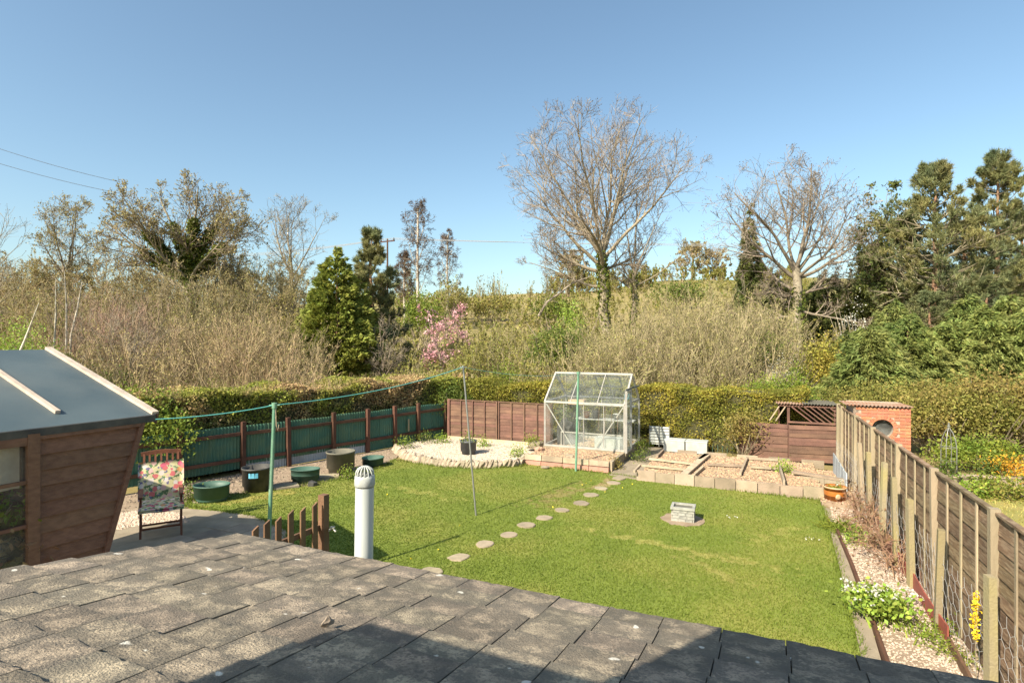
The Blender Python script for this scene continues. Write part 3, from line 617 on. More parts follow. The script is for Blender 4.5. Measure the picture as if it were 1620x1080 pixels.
# upright stones of the edging, each a part
se = empty('stone_edging', G(730, 739), 'curved row of tilted white stones edging the gravel bed', 'edging')
def rock_mesh(sx, sy, sz, m, nm, j=.16):
    v = []
    for z in (-.5, .25, .5):
        for a in range(7): t_ = a * 2 * math.pi / 7; k = 1 if z < .4 else .62; v.append([math.cos(t_) * .5 * k, math.sin(t_) * .5 * k, z])
    v = np.array(v) * A(sx, sy, sz); v += rng.normal(size=v.shape) * A(sx, sy, sz) * j * .5
    F = [[r * 7 + i, r * 7 + (i + 1) % 7, r * 7 + 7 + (i + 1) % 7, r * 7 + 7 + i] for r in range(2) for i in range(7)]; mb = MB(); mb.add(v, F); mb.add(np.vstack([v[14:], v[14:].mean(0) + A(0, 0, .02)]), [[i, (i + 1) % 7, 7] for i in range(7)]); return mb.mesh(nm, m)
rocks = [rock_mesh(.17, .12, .24, M['stone_white'], 'stone') for _ in range(5)]
ep = dens(np.array([gy(x, y) for x, y in edge_px]), 4); cum = np.r_[0, np.cumsum(np.linalg.norm(np.diff(ep, axis=0), axis=1))]
nst = int(cum[-1] / .125)
for i in range(nst):
    s_ = (i + .5) * cum[-1] / nst; x = np.interp(s_, cum, ep[:, 0]); y = np.interp(s_, cum, ep[:, 1])
    put('stone', rocks[i % 5], se, (x, y, .07 + random.uniform(-.02, .03)), (random.uniform(-.15, .15), .45 + random.uniform(-.15, .15), random.uniform(-.4, .4) - .2), (1, 1, random.uniform(.85, 1.2)))

# right border: mowing strip, timber edge, gravel, red board
def strip(name, px, w0, w1, z0, z1, m, label, kind='structure', cat=None, parent=None):
    pts = [G(x, y)[:2] for x, y in px]; pts = np.array(pts); t_ = unit(np.gradient(pts, axis=0)); nrm = np.stack([t_[:, 1], -t_[:, 0]], 1)
    P2 = np.vstack([pts + nrm * w0, (pts + nrm * w1)[::-1]]); mb = MB(); mb.poly(P2, z0, z1); o = mb.build(name, M[m], parent)
    if label: tag(o, label, cat, kind=kind)
    return o
kerb_px = [(1415, 1200), (1367, 1051), (1343, 950), (1322, 870), (1300, 791)]
strip('mowing_strip', kerb_px, -.01, .17, -.04, .022, 'concrete', 'narrow concrete mowing strip along the right edge of the lawn')
te = empty('timber_edging', G(1404, 1058), 'dark timber boards edging the gravel border beside the mowing strip', 'edging')
edge2 = [G(x, y) for x, y in [(1440, 1150), (1404, 1058), (1366, 950), (1345, 893), (1324, 843)]]
for i, (a_, b_) in enumerate(zip(edge2[:-1], edge2[1:])):
    mb = MB(); mb.bar(a_ + A(0, 0, .03), b_ + A(0, 0, .03) - (b_ - a_) * .01, .035, .13); o = mb.build('board', M['wood_dark'], te, org=a_ * .5 + b_ * .5); o.location = tuple((a_ + b_) * .5 - wloc(te))
FN0 = A(4.74, 5.56, 0); FD = unit(A(3.88, 9.44, 0)); FNR = A(FD[1], -FD[0], 0)     # right fence line and the side beyond it
bedp = np.array([gy(1470, 1200), gy(1404, 1058), gy(1366, 950), gy(1345, 893), gy(1324, 843), gy(1312, 800), (FN0 + FD * 7.7)[:2], (FN0 - FD * 1.5)[:2]])
mb = MB(); mb.poly(bedp, -.05, .02); tag(mb.build('border_soil', M['soil']), 'long soil and gravel border below the right fence', kind='structure')
pebbles(bedp, 46000, .015, .022, 'gravel_pink', 'pinkish gravel covering the long right border')
rb = empty('red_edging', G(1460, 960), 'faded red plastic edging board curving along the border below the fence', 'edging')
red_px = [(1389, 835), (1402, 868), (1422, 898), (1447, 935), (1461, 962), (1478, 990), (1500, 1022)]
mb = MB(); rp = [G(x, y) for x, y in red_px]
for a_, b_ in zip(rp[:-1], rp[1:]): mb.bar(a_ + A(0, 0, .11), b_ + A(0, 0, .11), .015, .23)
mb.build('board', M['red_board'], rb)
mb = MB(); mb.bar(G(1501, 1024) + A(0, 0, .06), G(1560, 1135) + A(0, 0, .06), .03, .13); mb.build('board', M['wood_gate'], rb)

# beds at the back ------------------------------------------------
def chipbed(v0, v1, u0, u1, z, name, label, sub='chips', n=5000, r=.03, slabm='chips'):
    P2 = np.array([HF(v0, u0)[:2], HF(v1, u0)[:2], HF(v1, u1)[:2], HF(v0, u1)[:2]]); mb = MB(); mb.poly(P2, -.05, z); tag(mb.build(name, M['soil']), label, kind='structure')
    pebbles(P2, n, r, z, sub, 'wood chips and crumbs of soil on ' + label, 'wood_chips')
chipbed(-6.2, -3.86, 14.6, 18.1, .23, 'greenhouse_bed', 'the raised bed in front of the greenhouse', n=9000)
chipbed(-2.92, 1.0, 14.03, 16.95, .18, 'vegetable_bed', 'the long divided vegetable bed', n=15000)
chipbed(.95, 2.45, 13.3, 16.6, .10, 'corner_bed', 'the corner bed under the slatted panels', n=5000)
gb = empty('bed_wall', HF(-5, 14.5), 'low wall of pale boards and red blocks fronting the greenhouse bed', 'wall')
v = -6.24; k = 0
while v < -3.9:
    w = random.uniform(.5, .75); w = min(w, -3.84 - v); mb = MB(); c = HF(v + w / 2, 14.56, .20); mb.box((0, 0, 0), (w - .02, .06, .14)); o = mb.build('board', M['wood_old'], org=(0, 0, 0)); o.parent = gb; o.location = tuple(c - wloc(gb)); o.rotation_euler = (random.uniform(-.12, .05), 0, ROTZ)
    mb = MB(); c = HF(v + w / 2, 14.53, .05); mb.box((0, 0, 0), (w - .015, .09, .12)); o = mb.build('block', M['brick_red'] if k % 4 else M['slab']); o.parent = gb; o.location = tuple(c - wloc(gb)); o.rotation_euler = (0, 0, ROTZ); v += w; k += 1
M['pinkish'] = mat('pinkish', (.46, .25, .18), (.38, .22, .15), scale=6, rough=.95, orand=.15, bump=.3)
for o in gb.children:
    if o.name.startswith('block'): o.data.materials[0] = M['pinkish']
u_ = 14.6
while u_ < 17.9:
    mb = MB(); mb.box((0, 0, 0), (.08, .56, .27)); o = mb.build('slab', M['slab']); o.parent = gb; o.location = tuple(HF(-3.82, u_ + .28, .12) - wloc(gb)); o.rotation_euler = (0, random.uniform(-.03, .03), ROTZ); u_ += .58
# rear bed front wall: upright paving slabs
sw = empty('slab_wall', HF(-1, 14), 'row of upright pinkish paving slabs retaining the vegetable bed', 'wall')
sm = [MB().box((0, 0, 0), (.44, .055, .34)).mesh('slab', M['slab']), MB().box((0, 0, 0), (.44, .05, .30)).mesh('slab', M['slab'])]
for i in range(9):
    v = -2.78 + i * .455; put('slab', sm[i % 2], sw, HF(v, 13.98 - .012 * i, .09 + random.uniform(-.015, .015)), (random.uniform(-.08, .02), 0, ROTZ + random.uniform(-.02, .02)))
for i in range(5): put('slab', sm[1], sw, HF(-2.2 + i * .8, 16.98, .16), (0, 0, ROTZ), (1.2, 1, .7))
# path between the beds
pp = np.array([HF(-3.76, 14.2)[:2], HF(-2.96, 14.0)[:2], HF(-2.96, 18.5)[:2], HF(-3.76, 18.5)[:2]]); mb = MB(); mb.poly(pp, -.05, .015); tag(mb.build('path', M['concrete']), 'short concrete path between the greenhouse and the vegetable bed', kind='structure')
def c4(x, y, z=.24): return G(980 + x / 3.6, 560 + y / 3.6, z)
boards = [((170, 595), (425, 625), .10, .04), ((115, 632), (375, 657), .08, .04), ((370, 683), (500, 572), .17, .05), ((425, 690), (478, 642), .05, .06), ((500, 627), (715, 637), .07, .05), ((688, 684), (728, 590), .05, .07),
          ((735, 592), (900, 602), .06, .06), ((745, 641), (900, 652), .10, .04), ((84, 668), (118, 632), .05, .06), ((215, 582), (250, 547), .05, .06), ((445, 600), (500, 570), .14, .05)]
for i, (a_, b_, w, t_) in enumerate(boards):
    lab = ['pale plank lying across the left plots of the vegetable bed', 'plank dividing the front left plot of the vegetable bed', 'thick diagonal plank walkway in the vegetable bed', 'short plank beside the front middle plot', 'long plank across the middle plots of the vegetable bed', 'plank between middle and right plots of the vegetable bed', 'plank at the back of the right plot', 'wide weathered plank across the right plot', 'short plank at the far left front of the vegetable bed', 'short plank at the far left back of the vegetable bed', 'upper end plank of the diagonal walkway'][i]
    p0, p1 = c4(*a_), c4(*b_); c = (p0 + p1) / 2; mb = MB(); mb.bar(p0, p1, w, t_); tag(mb.build('plank', M['wood_old'], org=c), lab, 'plank', 'planks on the vegetable bed')
mb = MB(); p0, p1 = c4(908, 637, .24), c4(938, 742, .24); mb.bar(p0, p1, .04, .2); tag(mb.build('plank', M['stone_white'], org=p0), 'white painted board on edge at the right end of the vegetable bed', 'plank')
# corner bed of concrete blocks
cb_ = empty('block_wall', G(1300, 768), 'low wall of grey concrete blocks topped by a plank at the corner bed', 'wall')
q0, q1 = G(1268, 766), G(1347, 783); 
for i in range(4):
    p0 = q0 + (q1 - q0) * i / 4; p1 = q0 + (q1 - q0) * (i + .97) / 4; mb = MB(); mb.bar(p0 + A(0, 0, .12), p1 + A(0, 0, .12), .1, .26); o = mb.build('block', M['concrete'], cb_)
mb = MB(); mb.bar(q0 + A(-.15, .12, .28), q1 + A(.05, .12, .28), .14, .05); mb.build('plank', M['wood_old'], cb_)
mb = MB(); mb.box(G(1333, 790) + A(0, 0, .03), (.55, .45, .08), rz=ROTZ); tag(mb.build('paving_slab', M['stepping'], org=(0, 0, 0)), 'pale paving slab beside the orange pot', 'paving slab')
# loose stones at the left end of the greenhouse bed
for i, (x, y, s_, lab) in enumerate([(846, 706, 1.6, 'large grey rock at the back left of the greenhouse bed'), (853, 714, 1.1, 'pinkish rock on the left end of the greenhouse bed'), (900, 723, 1.0, 'flat dark stone lying on the greenhouse bed'), (862, 741, .8, 'flat pale stone in the grass before the greenhouse bed')]):
    me = rock_mesh(.32, .22, .12, M['stepping' if i != 1 else 'pinkish'], 'rock'); put('rock', me, None, G(x, y, .2 if i < 3 else .0) + A(0, 0, .05), (0, 0, i), (s_, s_, s_ * (1 if i < 2 else .5))); tag(bpy.context.scene.objects[-1] if False else col.objects[-1], lab, 'rock')

# ================================================================== HOUSE (behind the camera) and its tiled lean-to
hs = empty('house', HF(-1, 2, 0), 'low extension with a roof of weathered concrete tiles in the foreground', 'house')
UE, ZE, SL = 2.75, 2.06, .182; U0 = -.35; V0, V1 = -3.34, 1.6
mb = MB(); mb.poly(np.array([HF(V0 + .12, -.3)[:2], HF(V1 - .05, -.3)[:2], HF(V1 - .05, UE - .15)[:2], HF(V0 + .12, UE - .15)[:2]]), -.05, ZE - .12)
mb.extr([HF(V0 + .12, -.3, ZE - .12), HF(V0 + .12, UE - .15, ZE - .12), HF(V0 + .12, UE - .15, ZE - .05), HF(V0 + .12, -.3, ZE - .05 + (UE + .15) * SL)], VD * (V1 - V0 - .17)); mb.build('extension_wall', M['render'], hs)
mb = MB(); mb.poly(np.array([HF(-1.30, -7)[:2], HF(V1, -7)[:2], HF(V1, U0)[:2], HF(-1.30, U0)[:2]]), -.05, 5.6); mb.poly(np.array([HF(-2.12, -7)[:2], HF(-1.3, -7)[:2], HF(-1.3, U0)[:2], HF(-2.12, U0)[:2]]), -.05, 3.96); mb.build('wall', M['render'], hs)
mb = MB(); mb.poly(np.array([HF(-2.27, -7.1)[:2], HF(-1.3, -7.1)[:2], HF(-1.3, U0 + .02)[:2], HF(-2.27, U0 + .02)[:2]]), 3.97, 4.11); mb.build('flat_roof', M['felt'], hs)
mb = MB(); zz = 5.6; mb.extr([HF(-1.42, U0 + .1, zz), HF(-1.42, -7.1, zz), HF(-1.42, -3.7, zz + 1.6)], VD * (V1 + 1.5)); mb.build('roof', M['tile'], hs)
win = MB().box((0, 0, 0), (.9, .06, 1.0)).build('window', M['white'], hs); win.location = tuple(HF(-.0, U0 + .0, 3.3) - wloc(hs)); win.rotation_euler = (0, 0, ROTZ)
pn = MB().box((0, 0, 0), (.8, .02, .9)).build('pane', M['black'], win, org=(0, 0, 0)); pn.location = (0, .035, 0)
roof = MB(); roof.extr([HF(V0 + .03, UE + .06, ZE - .012), HF(V0 + .03, U0, ZE - .03 + (UE - U0) * SL), HF(V0 + .03, U0, ZE - .09 + (UE - U0) * SL), HF(V0 + .03, UE + .06, ZE - .06)], VD * (V1 - V0 - .03)); rf = roof.build('lean_to_roof', M['roof_dirt'], hs)
mb = MB(); mb.box((HF((V0 + V1) / 2, UE - .03, ZE - .10)), (V1 - V0, .025, .16), rz=ROTZ); mb.build('fascia', M['wood_dark'], hs)
TW, TG = .262, .207
def tile_mesh(i):
    """thick slate-like tile with a worn uneven front edge; x across, y down the slope"""
    r_ = random.Random(i); nx_ = 9; L_ = TG * 1.35; th = .020; V = []
    xsn = np.linspace(-TW / 2 + .0025, TW / 2 - .0025, nx_)
    for x in xsn:
        e = r_.uniform(-.007, .005); d = r_.uniform(-.0015, .0015)
        V += [[x, -TG - (L_ - TG), d], [x, e - .004, d], [x, e, -.005], [x, e, -th], [x, -TG, -th]]
    F = [[i_ * 5 + j, i_ * 5 + j + 1, (i_ + 1) * 5 + j + 1, (i_ + 1) * 5 + j] for i_ in range(nx_ - 1) for j in range(4)]
    F += [[0, 4, 3, 1], [1, 3, 2, 2][:3] + [1]] if False else [[0, 4, 3, 1]]; e = (nx_ - 1) * 5; F += [[e + 1, e + 3, e + 4, e]]
    mb = MB(); mb.add(np.array(V), F); return mb.mesh('roof_tile', M['tile'])
tms = [tile_mesh(i) for i in range(8)]
slope = math.atan(SL); rows = int((UE - U0) / TG / math.cos(slope)) + 1
from mathutils import Matrix, Euler
ntile = 0
for j in range(rows):
    sdist = j * TG * 1.0
    off = (0 if j % 2 else TW / 2) + random.uniform(-.01, .01); v = V0 + off + (-TW / 2 if j % 2 == 0 else 0) + random.uniform(-.012, .0)
    while v < V1 - .05:
        w = v + TW / 2
        p = HF(w, UE + .03 - sdist * math.cos(slope) + random.uniform(-.006, .006), ZE + sdist * math.sin(slope) + .022 + random.uniform(0, .003))
        o = put('roof_tile', tms[ntile % 8 if random.random() < .5 else random.randrange(8)], rf, p)
        Rm = Matrix.Rotation(ROTZ, 4, 'Z') @ Matrix.Rotation(-slope + .062 + random.uniform(-.012, .012), 4, 'X') @ Matrix.Rotation(random.uniform(-.010, .010), 4, 'Y') @ Matrix.Rotation(random.uniform(-.004, .004), 4, 'Z')
        # tile's downslope (front) edge is at y=0: local +y points down the garden
        o.rotation_euler = Rm.to_euler(); ntile += 1; v += TW
mb = MB(); pr = None
def roofpt(x, y, lift=.02):
    nrm = np.cross(VD, -UD + A(0, 0, SL)); nrm = -nrm / np.linalg.norm(nrm) if nrm[2] > 0 else nrm / np.linalg.norm(nrm)
    r_ = A((x - 810) / FPX, 1, (540 - y) / FPX); o_ = A(0, 0, H); E0 = HF(0, UE, ZE + lift); t_ = np.dot(E0 - o_, nrm) / np.dot(r_, nrm); return o_ + r_ * t_
# chip of mortar on the roof
c = roofpt(519, 989, .03); me = rock_mesh(.055, .02, .02, M['stone_white'], 'mortar_chip'); put('mortar_chip', me, None, c + A(0, 0, .012), (0, .1, .9)); tag(col.objects[-1], 'small broken piece of mortar lying on the roof tiles', 'debris')

# vent pipe
vp = PD(577, 891, 3.53); vx, vy = vp[0], vp[1]; tp = empty('vent_pipe', (vx, vy, 0), 'pale grey vent pipe with a slotted dome cap rising past the roof edge', 'pipe')
ztop = H + (540 - 752) / FPX * 3.53; mb = MB(); mb.tube([(vx - .035, vy, 0), (vx, vy, ztop - .07)], .0565, 24); mb.build('pipe', M['pvc'], tp)
mb = MB(); mb.lathe([(.0, -.065), (.058, -.065), (.0625, -.058), (.0625, -.02), (.0605, -.015), (.0605, .0), (.050, .003), (0, .003)], (vx, vy, ztop), 24); gc_ = mat('grey_cap', (.46, .48, .45), (.36, .37, .34), scale=25, rough=.6); mb.build('collar', gc_, tp)
mb = MB(); mb.lathe([(.046, .003), (.038, .012), (.02, .02), (.0, .022)], (vx, vy, ztop), 20, mi=1)
for k in range(14):
    a = k * 2 * math.pi / 14; mb.tube([(vx + math.cos(a) * .055 * c_, vy + math.sin(a) * .055 * c_, ztop + z_) for c_, z_ in [(1, .0), (.97, .022), (.78, .042), (.4, .055), (.08, .058)]], .0045, 5)
mb.build('cap', [gc_, M['alu_dark']], tp)

# ================================================================== SUMMERHOUSE
WD = A(.438, .899, 0); WN = A(-.899, .438, 0); SR = math.atan2(WD[1], WD[0])
CR = A(-4.2, 6.7, 2.54)                  # eave corner nearest the garden
WT = A(-4.30, 6.60, 2.447)               # wall's top right
sh = empty('summerhouse', (CR + WN * 2 - WD * 1.5) * A(1, 1, 0), 'brown timber summerhouse with blue grey felt roof and flared side wall', 'shed')
Lr = 4.2; ridge_q = 2.33; rise = .75
def Rp(s, q): return CR - WD * s + WN * q + A(0, 0, rise * min(q, 2 * ridge_q - q) / ridge_q)
mb = MB(); P_ = [Rp(0, 0), Rp(0, ridge_q), Rp(0, 2 * ridge_q)]; 
mb.extr([P_[0], P_[1], P_[1] - A(0, 0, .035), P_[0] - A(0, 0, .035)], -WD * Lr); mb.extr([P_[1] + A(0, 0, .0), P_[2], P_[2] - A(0, 0, .035), P_[1] - A(0, 0, .035)], -WD * Lr); mb.build('roof', M['felt'], sh)
# felt turned down over the eave
mb = MB(); mb.extr([Rp(0, -.012), Rp(0, -.002) + A(0, 0, .004), Rp(0, -.002) - A(0, 0, .075), Rp(0, -.012) - A(0, 0, .075)], -WD * Lr); mb.build('eave_strip', M['tub_black'], sh)
for s_, q1, w in [(-.0, 2.36, .075), (.86, 1.9, .05), (1.75, 1.9, .05), (2.6, 1.9, .05)]:
    qa = .0 if s_ <= 0 else .28; mb = MB(); a_ = Rp(s_, qa) + A(0, 0, .02); b_ = Rp(s_, min(q1, ridge_q)) + A(0, 0, .02); mb.bar(a_, b_, w, .035, up=(0, 0, 1)); mb.build('roof_batten', M['wood_batten'], sh)
mb = MB(); mb.bar(Rp(-.02, 0) - A(0, 0, .05), Rp(-.02, ridge_q) - A(0, 0, .05), .02, .12); mb.bar(Rp(-.02, ridge_q) - A(0, 0, .05), Rp(-.02, 2 * ridge_q) - A(0, 0, .05), .02, .12); mb.build('barge_board', M['wood_brown'], sh)
def Wp(s, z, o=0.0): return A(*(WT - WD * s - WN * o)[:2], z)
ZW = 2.447; sl_edge = lambda z: .384 * (ZW - z) / (ZW - 1.106)   # flared right edge
# lapped side boards, each a part, stopping at the window
bh = .158; nb_ = 16; s_win0, s_win1 = 1.06, 2.5
z = ZW - .02
for i in range(nb_):
    z1 = z; z0 = z - bh
    for (sa, sb) in (((0, s_win0),) if z0 > .95 else ((0, 4.0),)):
        P4 = [Wp(sl_edge(z0) + (.03 if sa == 0 else 0), z0, .030), Wp(sb, z0, .030), Wp(sb, z1 + .012, .004), Wp(sl_edge(z1) + .03, z1 + .012, .004)]
        mb = MB(); mb.extr(P4, WN * .015); c = Wp(.5, (z0 + z1) / 2); o = mb.build('board', M['wood_shed'], sh, org=c); o.location = tuple(c - wloc(sh))
    if z0 > .95:
        P4 = [Wp(s_win1, z0, .022), Wp(4.0, z0, .022), Wp(4.0, z1, .008), Wp(s_win1, z1, .008)]; mb = MB(); mb.extr(P4, WN * .015); c = Wp(3, (z0 + z1) / 2); o = mb.build('board', M['wood_shed'], sh, org=c); o.location = tuple(c - wloc(sh))
    z = z0
mb = MB(); mb.bar(Wp(0.01, ZW + .02, .03), Wp(sl_edge(0.0) + .01, .0, .03), .05, .05, up=WN); mb.build('corner_trim', M['wood_shed'], sh)
mb = MB(); mb.bar(Wp(0.02, ZW + .015, .03), Wp(4.0, ZW + .015, .03), .05, .07); mb.build('eave_rail', M['wood_shed'], sh)
# inner box: back and end walls, floor
mb = MB(); t_ = .04
mb.extr([Wp(.45, .0, -.1), Wp(4.0, .0, -.1), Wp(4.0, .12, -.1), Wp(.45, .12, -.1)], WN * 3.9)
mb.extr([Wp(.0 + .05, ZW, -3.95), Wp(.9, .0, -3.95), Wp(4.0, 0, -3.95), Wp(4.0, ZW, -3.95)], WN * .04)
mb.extr([Wp(.9, 0, -.05), Wp(.9, ZW, -.05), Wp(.9, ZW, -1.3), Wp(.9, 0, -1.3)], WD * .04)
mb.extr([Wp(.9, 0, -2.7), Wp(.9, ZW, -2.7), Wp(.9, ZW, -3.95), Wp(.9, 0, -3.95)], WD * .04)
mb.extr([Wp(4.0, 0, -.02), Wp(4.0, ZW, -.02), Wp(4.0, ZW + rise * .9, -2.1), Wp(4.0, ZW, -3.95), Wp(4.0, 0, -3.95)], WD * .04); mb.build('wall', M['wood_shed'], sh)
wf = MB(); zt, zb = 2.38, 1.21; zr = [2.38, 2.02, 1.59, 1.18]
wf.bar(Wp(s_win0 + .01, zt + .11, .035), Wp(s_win0 + .01, zb - .14, .035), .10, .06, up=WN)
for s_ in (1.55, 2.05, 2.5): wf.bar(Wp(s_, zt + .1, .03), Wp(s_, zb - .13, .03), .05, .05, up=WN)
wf.bar(Wp(s_win0, zt + .03, .0295), Wp(s_win1, zt + .03, .0295), .048, .06); wf.bar(Wp(s_win0, zb - .09, .034), Wp(s_win1, zb - .09, .034), .07, .13)
wo = wf.build('window', M['wood_shed'], sh); wo['label'] = 'small paned side window'
for z_ in zr[1:3]: mb = MB(); mb.bar(Wp(s_win0 + .06, z_, .028), Wp(s_win1, z_, .028), .035, .035); mb.build('glazing_bar', M['wood_shed'], wo)
for sa, sb in ((1.11, 1.525), (1.575, 2.025), (2.075, 2.48)):
    for za, zb_ in zip(zr[:-1], zr[1:]): mb = MB(); mb.extr([Wp(sa, zb_ + .017, .015), Wp(sb, zb_ + .017, .015), Wp(sb, za - .017, .015), Wp(sa, za - .017, .015)], WN * .004); mb.build('pane', M['glass_window'], wo)
# net curtain and pots on the sill inside
cu = empty('curtain', Wp(1.3, 1.6, -.12), 'pale net curtain hanging inside the summerhouse window', 'curtain')
mb = MB(); k = 22; ss = np.linspace(1.12, 2.4, k); Vc = []
for z_ in (2.36, 1.95): 
    for i, s_ in enumerate(ss): Vc.append(Wp(s_ if z_ > 2 else 1.12 + (s_ - 1.12) * .9, z_, -.10 - .02 * math.sin(i * 1.9)))
mb.add(np.array(Vc), [[i, i + 1, k + i + 1, k + i] for i in range(k - 1)], smooth=True); mb.build('cloth', M['curtain'], cu)
leafy_bush(Wp(1.25, 1.62, -.22), (.12, .12, .22), 260, 'shrub_green', .07, 'pot_plant', 'green leafy pot plant behind the middle window pane', 'plant', seed=5, stems=6)
leafy_bush(Wp(1.3, 1.2, -.22), (.12, .12, .25), 200, 'dry_leaf', .09, 'pot_plant', 'brown leaved pot plant behind the lower window pane', 'plant', seed=6, stems=6)

# ================================================================== CHAIR
ch = empty('garden_chair', G(250, 850), 'folding wooden garden chair with a flowered cushion on the patio', 'chair')
fl_, frr = G(222, 856), G(287, 846); bl_, br_ = G(206, 838), G(277, 828)
ax = unit(frr - fl_); ay = unit(A(-ax[1], ax[0], 0)); W_ = np.linalg.norm(frr - fl_); SC = 1.22
def Cp(x, y, z): return fl_ * A(1, 1, 0) + ax * x * W_ + ay * y * SC + A(0, 0, z * SC)
for x in (0, 1):
    mb = MB(); mb.bar(Cp(x, 0.0, 0), Cp(x, .10, .56), .035, .05, up=ay); mb.build('leg', M['chair_wood'], ch)
    mb = MB(); mb.bar(Cp(x, .52, 0), Cp(x, .04, .58), .03, .05, up=ay); mb.build('leg', M['chair_wood'], ch)
    mb = MB(); xx = x; mb.bar(Cp(xx, -.02, .60), Cp(xx, .50, .63), .065, .03); mb.build('armrest', M['chair_wood'], ch)
mb = MB(); mb.bar(Cp(0, .06, .14), Cp(1, .06, .14), .03, .03); mb.bar(Cp(0, .42, .10), Cp(1, .42, .10), .03, .03); mb.build('stretcher', M['chair_wood'], ch)
mb = MB()
for i in range(7): mb.bar(Cp(.04, .02 + i * .07, .40 - .012 * i), Cp(.96, .02 + i * .07, .40 - .012 * i), .05, .018)
mb.build('seat', M['chair_wood'], ch)
bk0, bk1 = A(0, .44, .36), A(0, .66, 1.10)
def Bp(x, t, o=0): q = bk0 + (bk1 - bk0) * t; return Cp(x, q[1] - o, q[2] + o * .3)
for x in (.06, .94): mb = MB(); mb.bar(Bp(x, 0), Bp(x, 1), .035, .03, up=ay); mb.build('back_post', M['chair_wood'], ch)
for x in np.linspace(.2, .8, 5): mb = MB(); mb.bar(Bp(x, .02), Bp(x, 1), .03, .012, up=ay); mb.build('back_slat', M['chair_wood'], ch)
mb = MB(); tp_ = [Bp(x, 1 + .03 * math.sin(math.pi * x)) for x in np.linspace(-.02, 1.02, 7)]
for a_, b_ in zip(tp_[:-1], tp_[1:]): mb.bar(a_, b_, .03, .07)
mb.build('top_rail', M['chair_wood'], ch)
def pad(p00, px_, py_, th, nrm, mbx, nn=9):
    V = []; 
    for sgn in (1, -1):
        for i in range(nn):
            for j in range(nn):
                a, b = i / (nn - 1), j / (nn - 1); e = (1 - abs(2 * a - 1) ** 5) * (1 - abs(2 * b - 1) ** 5); q = .012 * math.sin(a * 9) * math.sin(b * 12)
                V.append(p00 + px_ * (a * .98 + .01) + py_ * (b * .98 + .01) + nrm * (th * .5 * sgn * (.35 + .65 * e) + q * e))
    F = []
    for s_ in range(2):
        for i in range(nn - 1):
            for j in range(nn - 1): b0 = s_ * nn * nn + i * nn + j; f = [b0, b0 + nn, b0 + nn + 1, b0 + 1]; F.append(f if s_ == 0 else f[::-1])
    per = [i * nn for i in range(nn)] + [(nn - 1) * nn + j for j in range(1, nn)] + [i * nn + nn - 1 for i in range(nn - 2, -1, -1)] + [j for j in range(nn - 2, 0, -1)]
    for i in range(len(per)): a, b = per[i], per[(i + 1) % len(per)]; F.append([a, b, b + nn * nn, a + nn * nn])
    mbx.add(np.array(V), F, smooth=True)
cs = empty('chair_cushion', Cp(.5, .2, .42), 'pink and cream flowered cushion laid over the garden chair', 'cushion')
mb = MB(); n_ = unit(np.cross(ax, Cp(0, .66, 1.1) - Cp(0, .44, .36))); pad(Bp(-.10, .10, .07), ax * W_ * 1.20, (Cp(0, .66, 1.1) - Cp(0, .44, .36)) * .74, .09, -n_ if n_[1] > 0 else n_, mb); mb.build('back_pad', M['floral'], cs)
mb = MB(); pad(Cp(-.06, -.14, .43), ax * W_ * 1.14, (Cp(0, .5, .44) - Cp(0, -.14, .43)), .13, A(0, 0, 1), mb); mb.build('seat_pad', M['floral'], cs)

# ================================================================== GATE
gt = empty('picket_gate', G(460, 1080), 'small brown picket gate with a stout post beyond the roof edge', 'gate')
gv = -4.62
def gate_pt(px, z=0): a = (px - 810) / FPX; d = gv / (.91 * a - .4145); return A(a * d, d, z)
pk = [404, 422, 440.5, 460, 479, 498]; pz = [0, .02, .01, .035, .02, .03]
gtop = 1.595
for x, dz in zip(pk, pz):
    p = gate_pt(x); mb = MB(); mb.box((0, 0, 0), (.02, .068, 1.35)); mb.V[-1][4:, 2] += np.array([-.02, -.02, .015, .015]); o = mb.build('picket', M['wood_gate'], gt); o.location = tuple(A(p[0], p[1], gtop - .675 - .03 + dz) - wloc(gt)); o.data.transform(Matrix.Translation((-0, 0, 0))); 
    for v_ in o.data.vertices: v_.co += Vector(wloc(gt))
    o.rotation_euler = (0, 0, math.atan2(UD[1], UD[0]) - math.pi / 2)
def fixed(mb, name, m, parent, loc, rot=(0, 0, 0), label=None):
    me = mb.mesh(name, M[m] if isinstance(m, str) else m); o = put(name, me, parent, loc, rot)
    if label: o['label'] = label
    return o
mb = MB(); mb.box((0, 0, 0), (.085, .085, 1.75)); fixed(mb, 'post', 'wood_gate', gt, gate_pt(512, .79), (0, 0, ROTZ))
for zz in (1.30, .55): mb = MB(); mb.bar(gate_pt(398, zz) - VD * .03, gate_pt(512, zz) - VD * .03, .03, .06); mb.build('rail', M['wood_gate'], gt)
mb = MB(); p = gate_pt(514, 1.27) + VD * .06; mb.tube([p, p + VD * .06 + A(0, 0, .02), p + VD * .10 - A(0, 0, .01)], .012, 7); mb.box(p + VD * .05 + A(0, 0, .03), (.05, .05, .015)); mb.tube([p + VD * .03 - UD * .04, p + VD * .03 + UD * .04], .009, 6); mb.build('latch', M['pole_grey'], gt)

